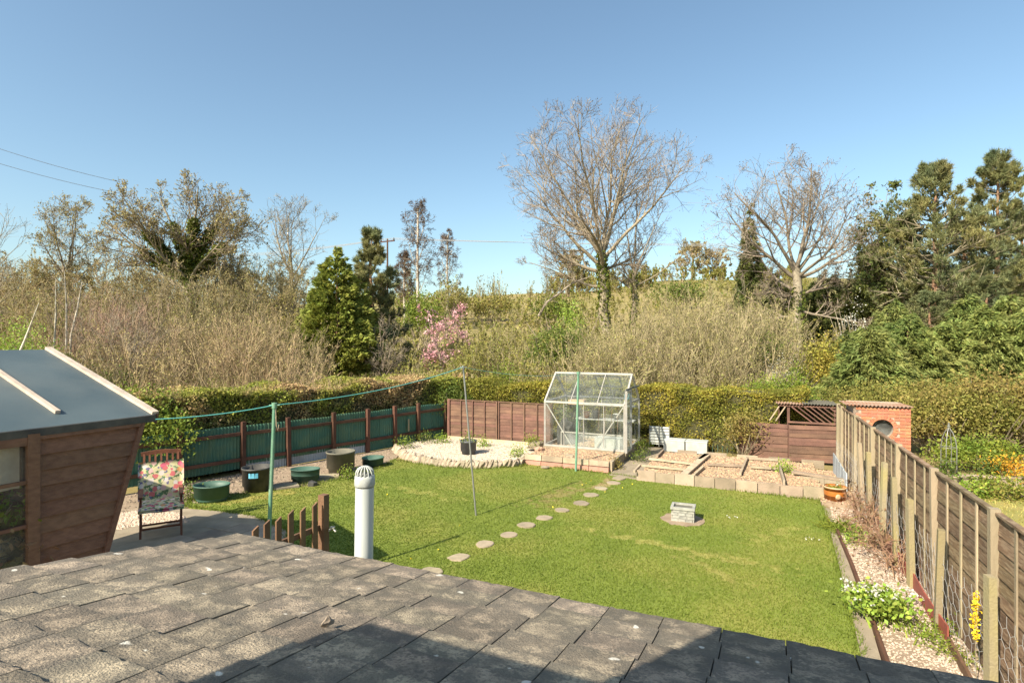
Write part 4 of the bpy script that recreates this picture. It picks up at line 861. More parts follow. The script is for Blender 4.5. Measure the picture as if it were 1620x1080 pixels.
# ================================================================== LEFT FENCE (green corrugated sheets)
posts = [(150, 800), (222, 780), (283, 766), (384, 748), (455.6, 737), (527, 724), (581, 715), (624, 707), (661, 700), (704, 692)]
P_ = [G(x, y) for x, y in posts]
P_[0] = P_[2] + (P_[2] - P_[3]) * 2.1; P_[1] = P_[2] + (P_[2] - P_[3]) * 1.05
lf = empty('corrugated_fence', P_[4], 'green corrugated sheet fence with dark brown posts and rails under the left hedge', 'fence')
FH = 1.28
def corr(p0, p1, z0, z1, amp, pitch, off=0.0, slopev=None):
    L = np.linalg.norm((p1 - p0)[:2]); n = max(6, int(L / pitch * 6)); t = np.linspace(0, 1, n); a = unit(p1 - p0); nn_ = A(a[1], -a[0], 0)
    w = amp * np.sin(t * L / pitch * 2 * math.pi); V = []
    for z in (z0, z1):
        for i in range(n): q = p0 + (p1 - p0) * t[i] + nn_ * (w[i] + off); V.append([q[0], q[1], z])
    for z in (z0, z1):
        for i in range(n): q = p0 + (p1 - p0) * t[i] + nn_ * (w[i] + off - .003); V.append([q[0], q[1], z])
    F = [[i, i + 1, n + i + 1, n + i] for i in range(n - 1)] + [[2 * n + i + 1, 2 * n + i, 3 * n + i, 3 * n + i + 1] for i in range(n - 1)] + [[n + i, n + i + 1, 3 * n + i + 1, 3 * n + i] for i in range(n - 1)]
    mb = MB(); mb.add(np.array(V), F, smooth=False); return mb
for i, (a_, b_) in enumerate(zip(P_[:-1], P_[1:])):
    a0 = unit(b_ - a_); nrm = A(a0[1], -a0[0], 0)
    ht = FH - .05 + random.uniform(-.02, .02); zb = .12 if i < 3 else .22
    half = (a_ + b_) / 2
    for q0, q1 in ((a_ + a0 * .03, half + a0 * .02), (half - a0 * .02, b_ - a0 * .03)):
        mb = corr(q0, q1, zb, ht + random.uniform(-.02, .02), .012, .085, -.04); o = mb.build('corrugated_sheet', M['green_tin'], lf)
    if i >= 3:
        mb = corr(a_, b_, .0, .30, .010, .076, -.055 + .0); o = mb.build('skirt_sheet', M['grey_tin'] if i < 6 else M['green_tin'], lf); o['label'] = 'pale grey sheet strip along the foot' if i < 6 else 'faded green sheet strip along the foot'
    for z_ in (1.02, .36): mb = MB(); mb.bar(a_ + A(0, 0, z_) + nrm * .0, b_ + A(0, 0, z_) + nrm * .0, .04, .085); mb.build('rail', M['wood_dark'], lf)
for p in P_[1:]:
    mb = MB(); mb.box((0, 0, 0), (.10, .10, FH + .06)); fixed(mb, 'post', 'wood_dark', lf, p + A(0, 0, FH / 2 + .02) + nrm * .03, (random.uniform(-.015, .015), random.uniform(-.02, .02), math.atan2(a0[1], a0[0])))
p = G(650, 690); mb = MB(); mb.bar(P_[7] * .45 + P_[8] * .55 + A(.05, -.05, .45), P_[7] * .45 + P_[8] * .55 + A(.05, -.05, .85), .1, .03); mb.build('notice_plate', M['wood_post'], lf)
# ground strip below that fence
fs = np.array([p[:2] for p in P_] + [gy(640, 712), gy(610, 738), gy(545, 757), gy(480, 769), gy(400, 778), gy(330, 796), gy(270, 806), gy(150, 850)]); mb = MB(); mb.poly(fs, -.05, -.006); tag(mb.build('verge', M['soil']), 'bare stony strip at the foot of the corrugated fence', kind='structure')
pebbles(fs, 9000, .03, -.006, 'stony_soil', 'stones and crumbs on the strip below the corrugated fence')
pebbles(np.array([gy(185, 838), gy(178, 815), gy(230, 806), gy(285, 812), gy(300, 826), gy(230, 830)]), 2500, .045, .0, 'gravel_pink', 'white cobbles behind the garden chair', 'cobbles')

# brown lap panels at the back
bf = empty('brown_fence', HF(-8.4, 17.05), 'reddish brown lapped panel fence between the corrugated fence and the greenhouse', 'fence')
pw = 1.86
for pi_ in range(2):
    va = -10.15 + pi_ * 1.9; pn_ = bpy.data.objects.new('fence_panel', None); col.objects.link(pn_); pn_.parent = bf; base = HF(va, 17.05); pn_.location = tuple(base - wloc(bf))
    slat = MB().box((0, 0, 0), (pw, .014, .125), ).mesh('slat', M['wood_brown'])
    for k in range(13): put('slat', slat, pn_, HF(va + pw / 2, 17.05 + .004 * (k % 2), .10 + k * .1 + random.uniform(-.004, .004)), (-.10, random.uniform(-.006, .006), ROTZ))
    for k in range(5): mb = MB(); mb.box((0, 0, 0), (.038, .03, 1.36)); fixed(mb, 'batten', 'wood_brown', pn_, HF(va + .02 + k * (pw - .04) / 4, 17.015, .70), (0, 0, ROTZ))
    mb = MB(); mb.box((0, 0, 0), (pw, .06, .03)); fixed(mb, 'cap_rail', 'wood_brown', pn_, HF(va + pw / 2, 17.04, 1.395), (0, 0, ROTZ))
for vv in (-10.2, -8.27, -6.4): mb = MB(); mb.box((0, 0, 0), (.08, .08, 1.42)); fixed(mb, 'post', 'wood_brown', bf, HF(vv, 17.09, .70), (0, 0, ROTZ))
mb = MB(); mb.box((0, 0, 0), (3.7, .05, .14)); fixed(mb, 'gravel_board', 'wood_old', bf, HF(-8.3, 16.96, .08), (0, 0, ROTZ))

# ================================================================== GREENHOUSE
gh = empty('greenhouse', HF(-4.98, 16.9), 'small aluminium greenhouse with glass panes on the raised bed', 'greenhouse')
ga, gb_, gc, gd = -6.19, -3.78, 15.97, 17.93; zb, ze, zr_ = .25, 1.60, 2.42; gm = (gc + gd) / 2
def Hp(v, u, z): return HF(v, u, z)
fr_ = MB(); tk = .034
def fb(a, b, t=tk): fr_.bar(a, b, t, t)
base_ = MB()
for (p, q) in (((ga, gc), (gb_, gc)), ((gb_, gc), (gb_, gd)), ((gb_, gd), (ga, gd)), ((ga, gd), (ga, gc))): base_.bar(Hp(*p, zb - .05), Hp(*q, zb - .05), .09, .16)
base_.build('base', M['concrete'], gh)
for z_, t_ in ((zb + .05, .05), (ze, .055)):
    for (p, q) in (((ga, gc), (gb_, gc)), ((gb_, gc), (gb_, gd)), ((gb_, gd), (ga, gd)), ((ga, gd), (ga, gc))): fb(Hp(*p, z_), Hp(*q, z_), t_)
nbar = 4; vs = [ga + (gb_ - ga) * i / nbar for i in range(nbar + 1)]
for i, v in enumerate(vs):
    t_ = .05 if i in (0, nbar) else .016
    for u in (gc, gd): fb(Hp(v, u, zb), Hp(v, u, ze), t_)
for i, v in enumerate([ga, ga + (gb_ - ga) * .33, ga + (gb_ - ga) * .67, gb_]):
    t_ = .05 if i in (0, 3) else .02
    fb(Hp(v, gc, ze), Hp(v, gm, zr_), t_); fb(Hp(v, gd, ze), Hp(v, gm, zr_), t_)
fb(Hp(ga, gm, zr_), Hp(gb_, gm, zr_), .055)
fr_.build('frame', M['alu'], gh)
for (p, q) in (((ga + .03, ze - .05), (ga + .85, zb + .05)), ((gb_ - .03, ze - .05), (gb_ - .85, zb + .05))): mb = MB(); mb.bar(Hp(p[0], gc + .03, p[1]), Hp(q[0], gc + .03, q[1]), .03, .03); mb.build('brace', M['alu'], gh)
mb = MB(); mb.bar(Hp(ga + .5, gc + .05, .72), Hp(gb_ - .1, gc + .05, .72), .04, .03); mb.bar(Hp(ga + .5, gc + .05, .25), Hp(ga + .5, gc + .05, .72), .04, .03); mb.build('low_rail', M['alu'], gh)
def pane(P4, off, m='glass'): mb = MB(); mb.extr(P4, off); mb.build('pane', M[m], gh)
for i in range(nbar):
    a_, b_ = vs[i] + .012, vs[i + 1] - .012
    for (z0, z1, m_) in ((zb + .08, .70, 'glass_dirty' if i > 0 else 'glass'), (.705, ze - .03, 'glass')):
        pane([Hp(a_, gc, z0), Hp(b_, gc, z0), Hp(b_, gc, z1), Hp(a_, gc, z1)], UD * .004, m_)
    pane([Hp(a_, gd, zb + .08), Hp(b_, gd, zb + .08), Hp(b_, gd, ze - .03), Hp(a_, gd, ze - .03)], UD * .004)
rv = [ga, ga + (gb_ - ga) * .33, ga + (gb_ - ga) * .67, gb_]
for i in range(3):
    a_, b_ = rv[i] + .012, rv[i + 1] - .012
    for (t0, t1) in ((.03, .5), (.51, .97)):
        f_ = lambda v, t, s: Hp(v, (gc if s else gd) + ((gm - gc) if s else (gm - gd)) * t, ze + (zr_ - ze) * t)
        pane([f_(a_, t0, 1), f_(b_, t0, 1), f_(b_, t1, 1), f_(a_, t1, 1)], A(0, 0, .004), 'glass'); pane([f_(a_, t0, 0), f_(b_, t0, 0), f_(b_, t1, 0), f_(a_, t1, 0)], A(0, 0, .004), 'glass')
for v in (ga, gb_):
    pane([Hp(v, gc + .02, zb + .08), Hp(v, gm - .32, zb + .08), Hp(v, gm - .32, ze + .02), Hp(v, gc + .02, ze - .03)], VD * .004)
    pane([Hp(v, gm + .32, zb + .08), Hp(v, gd - .02, zb + .08), Hp(v, gd - .02, ze - .03), Hp(v, gm + .32, ze + .02)], VD * .004)
    pane([Hp(v, gc + .06, ze + .01), Hp(v, gd - .06, ze + .01), Hp(v, gm, zr_ - .05)], VD * .004)
# door in the right gable, slid on its rail; door leaf stands proud
dr = MB(); dv = gb_ + .06
for (p, q) in (((gc - .06, zb), (gc - .06, 1.98)), ((gc + .56, zb), (gc + .56, 1.98)), ((gc - .06, zb + .03), (gc + .56, zb + .03)), ((gc - .06, 1.98), (gc + .56, 1.98)), ((gc - .06, 1.05), (gc + .56, 1.05))): dr.bar(Hp(dv, *p), Hp(dv, *q), .055, .055)
do = dr.build('door', M['alu'], gh); mb = MB(); mb.extr([Hp(dv, gc - .03, zb + .06), Hp(dv, gc + .53, zb + .06), Hp(dv, gc + .53, 1.95), Hp(dv, gc - .03, 1.95)], VD * .004); mb.build('pane', M['glass_dirty'], do)
mb = MB(); mb.bar(Hp(dv - .01, gc - .08, 2.03), Hp(dv - .01, gd - .25, 2.03), .03, .05); mb.build('door_rail', M['alu_dark'], gh)
mb = MB(); mb.bar(Hp(-4.95, gm + .12, zr_ - .09), Hp(-4.2, gm + .12, zr_ - .09), .03, .03); mb.bar(Hp(-4.95, gm + .5, zr_ - .42), Hp(-4.2, gm + .5, zr_ - .42), .03, .03); mb.bar(Hp(-4.95, gm + .12, zr_ - .09), Hp(-4.95, gm + .5, zr_ - .42), .03, .03); mb.bar(Hp(-4.2, gm + .12, zr_ - .09), Hp(-4.2, gm + .5, zr_ - .42), .03, .03); mb.build('roof_vent', M['alu_dark'], gh)
# staging and things inside
st = empty('greenhouse_staging', HF(-4.8, 17.5, .25), 'white shelf staging along the back of the greenhouse', 'shelf')
for z_, u_ in ((.95, 17.55), (1.38, 17.70)): mb = MB(); mb.box(HF(-4.75, u_, z_), (1.85, .42 if z_ < 1 else .25, .03), rz=ROTZ); mb.build('shelf', M['white'], st)
for vv in (-5.6, -4.75, -3.95): mb = MB(); mb.box(HF(vv, 17.4, .6), (.035, .035, .7), rz=ROTZ); mb.build('leg', M['alu'], st)
def lathe_thing(name, c, prof, m, label, cat, n=20, group=None, inner=True, squash=1.0, rz=0, filler=None):
    c = np.asarray(c, float); t = empty(name, c, label, cat, group); mb = MB(); r1, z1 = prof[-1]; pr_ = list(prof)
    if inner: pr_ += [(r1 - .015, z1), (r1 - .02, z1 * .25)]
    pr_ = [(0, prof[0][1])] + pr_ + [(0, pr_[-1][1])]
    mb.lathe(pr_, c, n, squash=squash, rz=rz); mb.build('body', M[m], t)
    if filler: mb = MB(); mb.lathe([(0, z1 * .82), (r1 - .02, z1 * .82 - .004)], c, n, squash=squash, rz=rz); mb.build('filling', M[filler], t)
    return t
pots = [(-5.35, 17.5, 'terracotta', .10, 'orange plant pot on the greenhouse staging'), (-5.05, 17.5, 'tub_black', .12, 'black plant pot on the greenhouse staging'), (-4.4, 17.5, 'white', .09, 'white plant pot on the greenhouse staging')]
for v, u, m_, r_, lab in pots: lathe_thing('plant_pot', HF(v, u, .97), [(r_ * .7, 0), (r_, r_ * 1.7), (r_ * 1.1, r_ * 1.7), (r_ * 1.1, r_ * 2)], m_, lab, 'plant pot', 14)
mb = MB(); mb.box(HF(-5.5, 17.0, 1.52), (.5, .3, .14), rz=ROTZ); tag(mb.build('seed_tray', M['terra_rim'], org=HF(-5.5, 17, 1.45)), 'pinkish seed tray near the top of the greenhouse', 'tray')
# watering can
wc = empty('watering_can', HF(-3.98, 17.2, 1.60), 'pale blue plastic bottle hanging inside the greenhouse gable', 'bottle'); mb = MB(); mb.lathe([(0, 0), (.08, 0), (.085, .03), (.085, .17), (.05, .23), (.03, .25), (.03, .30), (0, .30)], HF(-3.98, 17.2, 1.62), 14); mb.build('body', M['blue'], wc); wc.name = 'bottle'
mb = MB(); mb.lathe([(.032, .29), (.034, .33), (0, .33)], HF(-3.98, 17.2, 1.62), 10); mb.build('cap', M['tub_green'], wc)
gb2 = empty('compost_bag', HF(-5.85, 16.6, .25), 'black rubbish sack slumped in the left corner of the greenhouse', 'sack'); me = rock_mesh(.6, .5, .75, M['tub_black'], 'sack', .2); put('sack', me, gb2, HF(-5.8, 16.75, .55))
for i in range(5):
    v = -4.9 + i * .2; mb = MB(); mb.tube([HF(v, 17.2, .3), HF(v + .03, 17.25, 1.45)], .008, 5); tag(mb.build('cane', M['wood_gate'], org=HF(v, 17.2, .3)), ['leftmost of five thin brown canes', 'second from the left of five thin canes', 'middle one of five thin brown canes', 'second from the right of five thin canes', 'rightmost of five thin brown canes'][i] + ' inside the greenhouse', 'cane', 'canes in the greenhouse')
mb = MB(); mb.box(HF(-4.3, 16.3, .42), (.75, .5, .36), rz=ROTZ); tag(mb.build('storage_box', M['white'], org=HF(-4.3, 16.3, .25)), 'white plastic box inside the greenhouse behind the low panes', 'box')
leafy_bush(HF(-6.05, 17.5, .25), (.2, .3, 1.1), 400, 'shrub_dark', .08, 'greenhouse_plant', 'dark green plant in the far left corner of the greenhouse', 'plant', seed=31, stems=8)
# items right of the greenhouse
co = empty('leaning_sheet', HF(-3.05, 18.6), 'small white corrugated plastic sheet leaning beside the greenhouse', 'sheet')
mb = MB(); k = 40; V = []
for s_ in (0, 1):
    for i in range(k): V.append(HF(-3.55 + .62 * s_, 18.45 + .015 * math.sin(i * 1.0), .12 + .58 * i / k))
mb.add(np.array(V), [[i, i + 1, k + i + 1, k + i] for i in range(k - 1)]); V2 = np.array(V) + UD * .02; mb.add(V2, [[i + 1, i, k + i, k + i + 1] for i in range(k - 1)]); mb.build('sheet', M['white'], co)
for s_ in (.0, .3, .62): mb = MB(); mb.bar(HF(-3.55 + s_, 18.42, .05), HF(-3.55 + s_, 18.42, .73), .025, .02); mb.build('frame_bar', M['pole_grey'], co)
tr_ = empty('trough', G(1085, 714), 'pair of pale grey boxes by the hedge behind the vegetable bed', 'box')
for x in (-.3, .3):
    c = G(1085, 714) + VD * x * 1.1; mb = MB()
    mb.box(c + A(0, 0, .17), (.62, .4, .34), rz=ROTZ); mb.build('box', M['white'], tr_)
    mb = MB(); mb.box(c + A(0, 0, .355), (.64, .42, .03), rz=ROTZ); mb.build('lid', M['pvc'], tr_)
nt = empty('net_cloche', G(1165, 716), 'low green netting cloche beside the slatted panels', 'cloche'); c = G(1150, 716)
for i in range(9): q = c + VD * (i * .14 - .4); mb = MB(); mb.tube([q + UD * .2 * math.cos(a) + A(0, 0, .24 * math.sin(a)) for a in np.linspace(0, math.pi, 7)], .006, 4); mb.build('hoop', M['tub_green'], nt)
mb = MB(); mb.box(c + UD * .3 + A(0, 0, .10), (1.3, .05, .22), rz=ROTZ); mb.build('board', M['wood_old'], nt)

# ================================================================== SLATTED PANELS AND TIN SHELTER
sp = empty('slatted_screen', HF(1.2, 16.8), 'dark brown screen of horizontal boards at the back right of the garden', 'fence')
S1 = G(1323, 736); S0 = S1 - VD * 2.42; dS = VD
for (s0, s1, nsl, zt0, tw_) in ((-.02, 1.22, 9, 1.08, .0), (1.26, 2.42, 9, 1.10, -.02)):
    for k in range(nsl):
        mb = MB(); L = s1 - s0; mb.box((0, 0, 0), (L, .016, .118)); c = S0 + dS * (s0 + s1) / 2 + A(0, 0, .10 + k * .112) + UD * (.01 * (k % 2)); fixed(mb, 'slat', 'wood_brown', sp, c, (-.13, tw_ + random.uniform(-.008, .008), ROTZ))
for s_ in (-.02, 1.24, 2.40): mb = MB(); mb.box((0, 0, 0), (.07, .07, 1.65 if s_ > 0 else 1.15)); fixed(mb, 'post', 'wood_brown', sp, S0 + dS * s_ + UD * .06 + A(0, 0, .82 if s_ > 0 else .57), (0, 0, ROTZ))
la = empty('lattice', S0 + dS * 1.8, 'diagonal slat lattice under the tin roof', 'trellis')
for i in range(9):
    x0 = 1.0 + i * .16; a_ = S0 + dS * min(max(x0 - .0, 1.0), 2.38) + A(0, 0, 1.56); b_ = S0 + dS * min(x0 + .52, 2.40) + A(0, 0, 1.56 - .42 * min(1, (2.40 - x0) / .52)); 
    if i < 2: b_ = a_ + dS * -.25 + A(0, 0, -.42)
    mb = MB(); mb.bar(a_ - UD * .01 * (i % 2), b_ - UD * .01 * (i % 2), .03, .035, up=UD); mb.build('slat', M['wood_old'] if i < 2 else M['wood_brown'], la)
mb = MB(); mb.bar(S0 + dS * 1.22 + A(0, 0, 1.13) - UD * .02, S0 + dS * 2.40 + A(0, 0, 1.13) - UD * .02, .04, .05); mb.bar(S0 + dS * 1.0 + A(0, 0, 1.585), S0 + dS * 2.40 + A(0, 0, 1.585), .04, .04); mb.build('rail', M['wood_brown'], la)
sl_ = empty('log_store', S0 + dS * 1.7 + UD, 'open fronted store with a rusty corrugated roof behind the slatted screen', 'shed')
def corr_roof(p0, wv, dv, pitch=.075, amp=.016, th=.004):
    Lw = np.linalg.norm(wv); n = int(Lw / pitch * 6); V = []
    for t in (0, 1):
        for i in range(n): V.append(p0 + wv * i / (n - 1) + dv * t + A(0, 0, amp * math.sin(i / 6 * 2 * math.pi)))
    V = np.array(V); mb = MB(); F = [[i, i + 1, n + i + 1, n + i] for i in range(n - 1)]; mb.add(V, F); mb.add(V - A(0, 0, th), [f[::-1] for f in F]); return mb
mb = corr_roof(S0 + dS * .92 - UD * .08 + A(0, 0, 1.64), dS * .72, UD * 1.7 + A(0, 0, -.03)); mb.build('roof_sheet', M['rust_tin'], sl_)
mb = corr_roof(S0 + dS * 1.60 - UD * .08 + A(0, 0, 1.655), dS * .85, UD * 1.7 + A(0, 0, -.03)); o = mb.build('roof_sheet', M['tub_grey'], sl_); o['label'] = 'grey corrugated roof sheet'
mb = MB(); mb.box(S0 + dS * 1.7 + UD * 1.5 + A(0, 0, .8), (1.5, .05, 1.55), rz=ROTZ); mb.box(S0 + dS * 1.0 + UD * .9 + A(0, 0, .8), (.04, 1.2, 1.55), rz=ROTZ); mb.build('wall', M['wood_dark'], sl_)

# ================================================================== RIGHT FENCE
rfz = 1.75
rfn = empty('panel_fence', FN0, 'tall weathered grey brown panel fence running away on the right', 'fence')
slat_m = [MB().box((0, 0, 0), (1.83, .012, .165)).mesh('slat', M['wood_grey']) for _ in range(2)]; bat_m = MB().box((0, 0, 0), (.040, .016, 1.66)).mesh('batten', M['wood_post']); fr_rot = math.atan2(FD[1], FD[0])
cap_m = MB().box((0, 0, 0), (1.86, .06, .028)).mesh('cap_rail', M['wood_grey'])
PL = 1.90
for k in range(-1, 5 + 1):
    s0 = k * PL
    if s0 > 10.0: break
    L = min(PL, 10.25 - s0); base = FN0 + FD * s0
    pn_ = bpy.data.objects.new('fence_panel', None); col.objects.link(pn_); pn_.parent = rfn; pn_.location = tuple(base - wloc(rfn)); sc = (L - .08) / 1.83; mid = base + FD * L / 2
    for j in range(12): put('slat', slat_m[j % 2], pn_, mid + A(0, 0, .12 + j * .135 + random.uniform(-.004, .004)) + FNR * (.006 * (j % 2) + random.uniform(0, .004)), (.09 + random.uniform(-.02, .02), random.uniform(-.006, .006), fr_rot), (sc, 1, 1))
    for j in range(1, 4): put('batten', bat_m, pn_, base + FD * L * (j / 4) - FNR * .017 + A(0, 0, .88), (0, 0, fr_rot))
    put('cap_rail', cap_m, pn_, mid + A(0, 0, 1.725), (0, 0, fr_rot), (sc, 1, 1))
post_m = MB().box((0, 0, 0), (.085, .085, 1.86)).mesh('post', M['wood_post'])
for k in range(-1, 7): put('post', post_m, rfn, FN0 + FD * min(k * PL, 10.2) - FNR * .02 + A(0, 0, .84), (random.uniform(-.012, .012), random.uniform(-.012, .012), fr_rot))
# old short posts of a mesh fence in front
def fpt(px, off, z=0): a = (px - 810) / FPX; n0 = FN0 - FNR * off; d = (n0[0] - n0[1] * FD[0] / FD[1]) / (a - FD[0] / FD[1]); return A(a * d, d, z)
shorts = [(1567, 905, 'wood_moss', 'old split fence post nearest the camera, grey with a mossy edge'), (1486, 833, 'wood_moss', 'yellowish lichen covered old post beside the dead climber'), (1440, 786, 'wood_moss', 'pale mossy old post just beyond the dead climber'), (1416, 752, 'wood_moss', 'old round topped post behind the red edging board'), (1397, 728, 'wood_moss', 'leaning old post in the dead climbing stems'), (1375, 712, 'wood_moss', 'leaning yellow green old post near the orange pot'), (1362, 698, 'wood_post', 'grey old post beside the corner bed')]
for x, ty, m_, lab in shorts:
    b = fpt(x, .17); zt = H + (540 - ty) / FPX * b[1]; mb = MB(); mb.box((0, 0, 0), (.105, .07, zt), taper=.93); o = fixed(mb, 'old_post', m_, None, b + A(0, 0, zt / 2 - .03), (random.uniform(-.04, .04), random.uniform(-.05, .05), fr_rot + random.uniform(-.2, .2))); tag(o, lab, 'post', 'old mesh fence posts')
# chain link mesh
cl = empty('chain_link_mesh', FN0 - FNR * .13, 'rusty hexagonal wire mesh stretched in front of the panel fence', 'mesh'); mb = MB(); hp = .17; pts_ = []
r2 = np.random.default_rng(4)
nS = int(11.5 / (hp)); nZ = 6; seg = []
for i in range(nS):
    for j in range(nZ):
        s0 = -1.8 + i * hp + (hp / 2 if j % 2 else 0); z0 = .04 + j * .15; 
        a_ = (s0, z0); b_ = (s0 + hp / 2, z0 + .05); c_ = (s0 + hp, z0); d_ = (s0, z0 + .15 - .05 + .0)
        seg += [((s0, z0 + .05), (s0 + hp / 2, z0)), ((s0 + hp / 2, z0), (s0 + hp, z0 + .05)), ((s0, z0 + .05), (s0, z0 + .15))]
seg = np.array(seg); jx = lambda s, z: s + .03 * np.sin(z * 7 + s * 3); a3 = FN0 + FD * jx(seg[..., 0:1], seg[..., 1:2]) - FNR * (.14 + .03 * np.sin(seg[..., 0:1] * 2.3)) + A(0, 0, 1) * seg[..., 1:2]
V, F = tubes(a3, np.full(a3.shape[:2], .0022), 3); mb.add(V, F); o = mb.build('wire', M['wire'], cl); o['kind'] = 'stuff'
# yellow flowering sprig on the mesh
p = fpt(1545, .16); fs_ = empty('flowering_sprig', p, 'yellow flowering sprig climbing the mesh near the camera', 'plant'); zt = H + (540 - 938) / FPX * p[1]; zb_ = H + (540 - 1010) / FPX * p[1]
st_pts = np.array([p + A(0, 0, .0), p + A(-.01, 0, zb_), p + A(-.02, 0, (zt + zb_) / 2), p + A(.0, 0, zt)]); mb = MB(); mb.tube(st_pts, .004, 5); mb.build('stem', M['bark'], fs_)
rng = np.random.default_rng(8); n = 260; tt = rng.random(n); C = np.stack([np.interp(tt, [0, .5, 1], st_pts[1:, k]) for k in range(3)], 1) + rng.normal(size=(n, 3)) * .016; V, F = leaves(C, .030, asp=.6); mb = MB(); mb.add(V, F, 0, rnd=rng.random(n)); mb.build('flowers', mat('sprig', (.80, .58, .03), (.7, .5, .02), rough=.7, rnd=.2), fs_)
# low grey sheets against the fence foot beyond the beds
for i in range(5):
    b = FN0 + FD * (7.6 + i * .42) - FNR * .22; mb = MB(); mb.box((0, 0, 0), (.38, .02, .5)); o = fixed(mb, 'metal_sheet', 'grey_tin', None, b + A(0, 0, .25 + .02 * i), (0, random.uniform(-.05, .05), fr_rot)); tag(o, 'upright grey metal sheet against the fence foot, ' + ['nearest the orange pot', 'second from the orange pot', 'middle one of five', 'second from the slatted screen', 'nearest the slatted screen'][i], 'sheet', 'grey sheets at the fence foot')

# pots, planter and tubs
op = lathe_thing('glazed_pot', G(1321, 797), [(.14, 0), (.17, .06), (.205, .18), (.215, .28), (.195, .33), (.20, .34), (.225, .35), (.225, .375)], 'terracotta', 'orange glazed pot with white bulbs at the corner of the border', 'pot', 24, filler='soil')
mb = MB(); mb.lathe([(.198, .345), (.226, .352), (.226, .378), (.205, .378)], G(1321, 797), 24); mb.build('rim', M['terra_rim'], op)
mb = MB(); mb.lathe([(0, -.012), (.055, -.008), (.06, .0), (.03, .006), (0, .004)], (0, 0, 0), 12); o = fixed(mb, 'medallion', 'terra_rim', op, G(1321, 797) + A(-.05, -.212, .2), (R(90), 0, 0))
def grass_clump(c, n, L, spread, m, name, label, cat='plant', seed=1, w=.014, group=None, droop=.35):
    global rng
    rng = np.random.default_rng(seed); c = np.asarray(c, float); t = empty(name, c, label, cat, group); P = np.repeat(c[None], n, 0) + rng.normal(size=(n, 3)) * A(spread, spread, 0) * .4
    D = unit(A(0, 0, 1) + rvec(n) * A(.9, .9, .1) * (.5 if 'flowering' in name else 1)); k = 4; pts, rd = grow(P, D, L * rng.uniform(.6, 1.1, n), np.full(n, w / 2), k, .05, (0, 0, -droop), .15)
    side = unit(np.cross(D, rvec(n)))[:, None]; wv = rd[..., None] * side * np.array([.8, 1, 1, .8, .15])[None, :, None]; V = np.stack([pts - wv, pts + wv], 2).reshape(-1, 3)
    F = (np.array([[2 * i, 2 * i + 1, 2 * i + 3, 2 * i + 2] for i in range(k)])[None] + np.arange(n)[:, None, None] * 2 * (k + 1)).reshape(-1, 4); mb = MB(); mb.add(V, F, 0, rnd=np.repeat(rng.random(n), k), smooth=True); mb.build('leaves', M[m], t); return t
def petals(t, C, size, m='white_petal', each=5):
    C = np.repeat(C, each, 0) + rng.normal(size=(len(C) * each, 3)) * size * .35; V, F = leaves(C, size, asp=.8); mb = MB(); mb.add(V, F, 0, rnd=rng.random(len(F))); tag(mb.build('flowers', M[m], t), kind='stuff')
c = G(1321, 797) + A(0, 0, .31); t = grass_clump(c, 60, .26, .12, 'shrub_green', 'bulb_plant', 'narrow leaved white flowering bulbs growing in the orange pot', seed=12); petals(t, c + np.array([[.12, 0, .2], [.16, .05, .17], [.06, 0, .14], [.02, -.05, .1]]), .04)
# brick-pattern planter
pc3 = G(1081, 822); pl_ = empty('stone_planter', pc3, 'grey square brick patterned planter standing in the lawn', 'planter')
mb = MB(); mb.poly(blob(pc3, .40, k=18, jit=.06), -.03, .012); tag(mb.build('bare_patch', M['soil']), 'round bare soil patch under the planter', kind='structure'); PRZ = ROTZ + .05
core = MB(); core.box(pc3 + A(0, 0, .12), (.36, .28, .22), rz=PRZ, taper=1.03); core.build('body', M['mortar'], pl_)
bm = MB().box((0, 0, 0), (.116, .022, .05)).mesh('brick', M['planter'])
cR, sR = math.cos(PRZ), math.sin(PRZ); rot2 = lambda x, y: A(x * cR - y * sR, x * sR + y * cR, 0)
for r_ in range(4):
    z_ = .035 + r_ * .056
    for side_ in range(4):
        Wd = .39 if side_ % 2 == 0 else .31; offd = .155 if side_ % 2 == 0 else .195; n_b = 3 if side_ % 2 == 0 else 3; wb = Wd / n_b - .006; of = (Wd / n_b / 2 if r_ % 2 else 0)
        for i in range(n_b):
            x = -Wd / 2 + (i + .5) * Wd / n_b + (of - Wd / n_b / 4 if True else 0) * .5; an = side_ * math.pi / 2; lx, ly = (x, -offd) if side_ == 0 else (offd, x) if side_ == 1 else (x, offd) if side_ == 2 else (-offd, x)
            put('brick', bm, pl_, pc3 + rot2(lx, ly) + A(0, 0, z_), (0, 0, PRZ + (math.pi / 2 if side_ % 2 else 0)), (wb / .116, 1, 1))
for sx_, sy_, dx, dy in ((.44, .05, 0, -.16), (.44, .05, 0, .16), (.05, .27, .195, 0), (.05, .27, -.195, 0)): mb = MB(); mb.box(pc3 + rot2(dx, dy) + A(0, 0, .255), (sx_, sy_, .045), rz=PRZ); mb.build('rim', M['planter'], pl_)
mb = MB(); mb.box(pc3 + A(0, 0, .235), (.35, .28, .02), rz=PRZ); mb.build('soil_fill', M['tub_grey'], pl_)
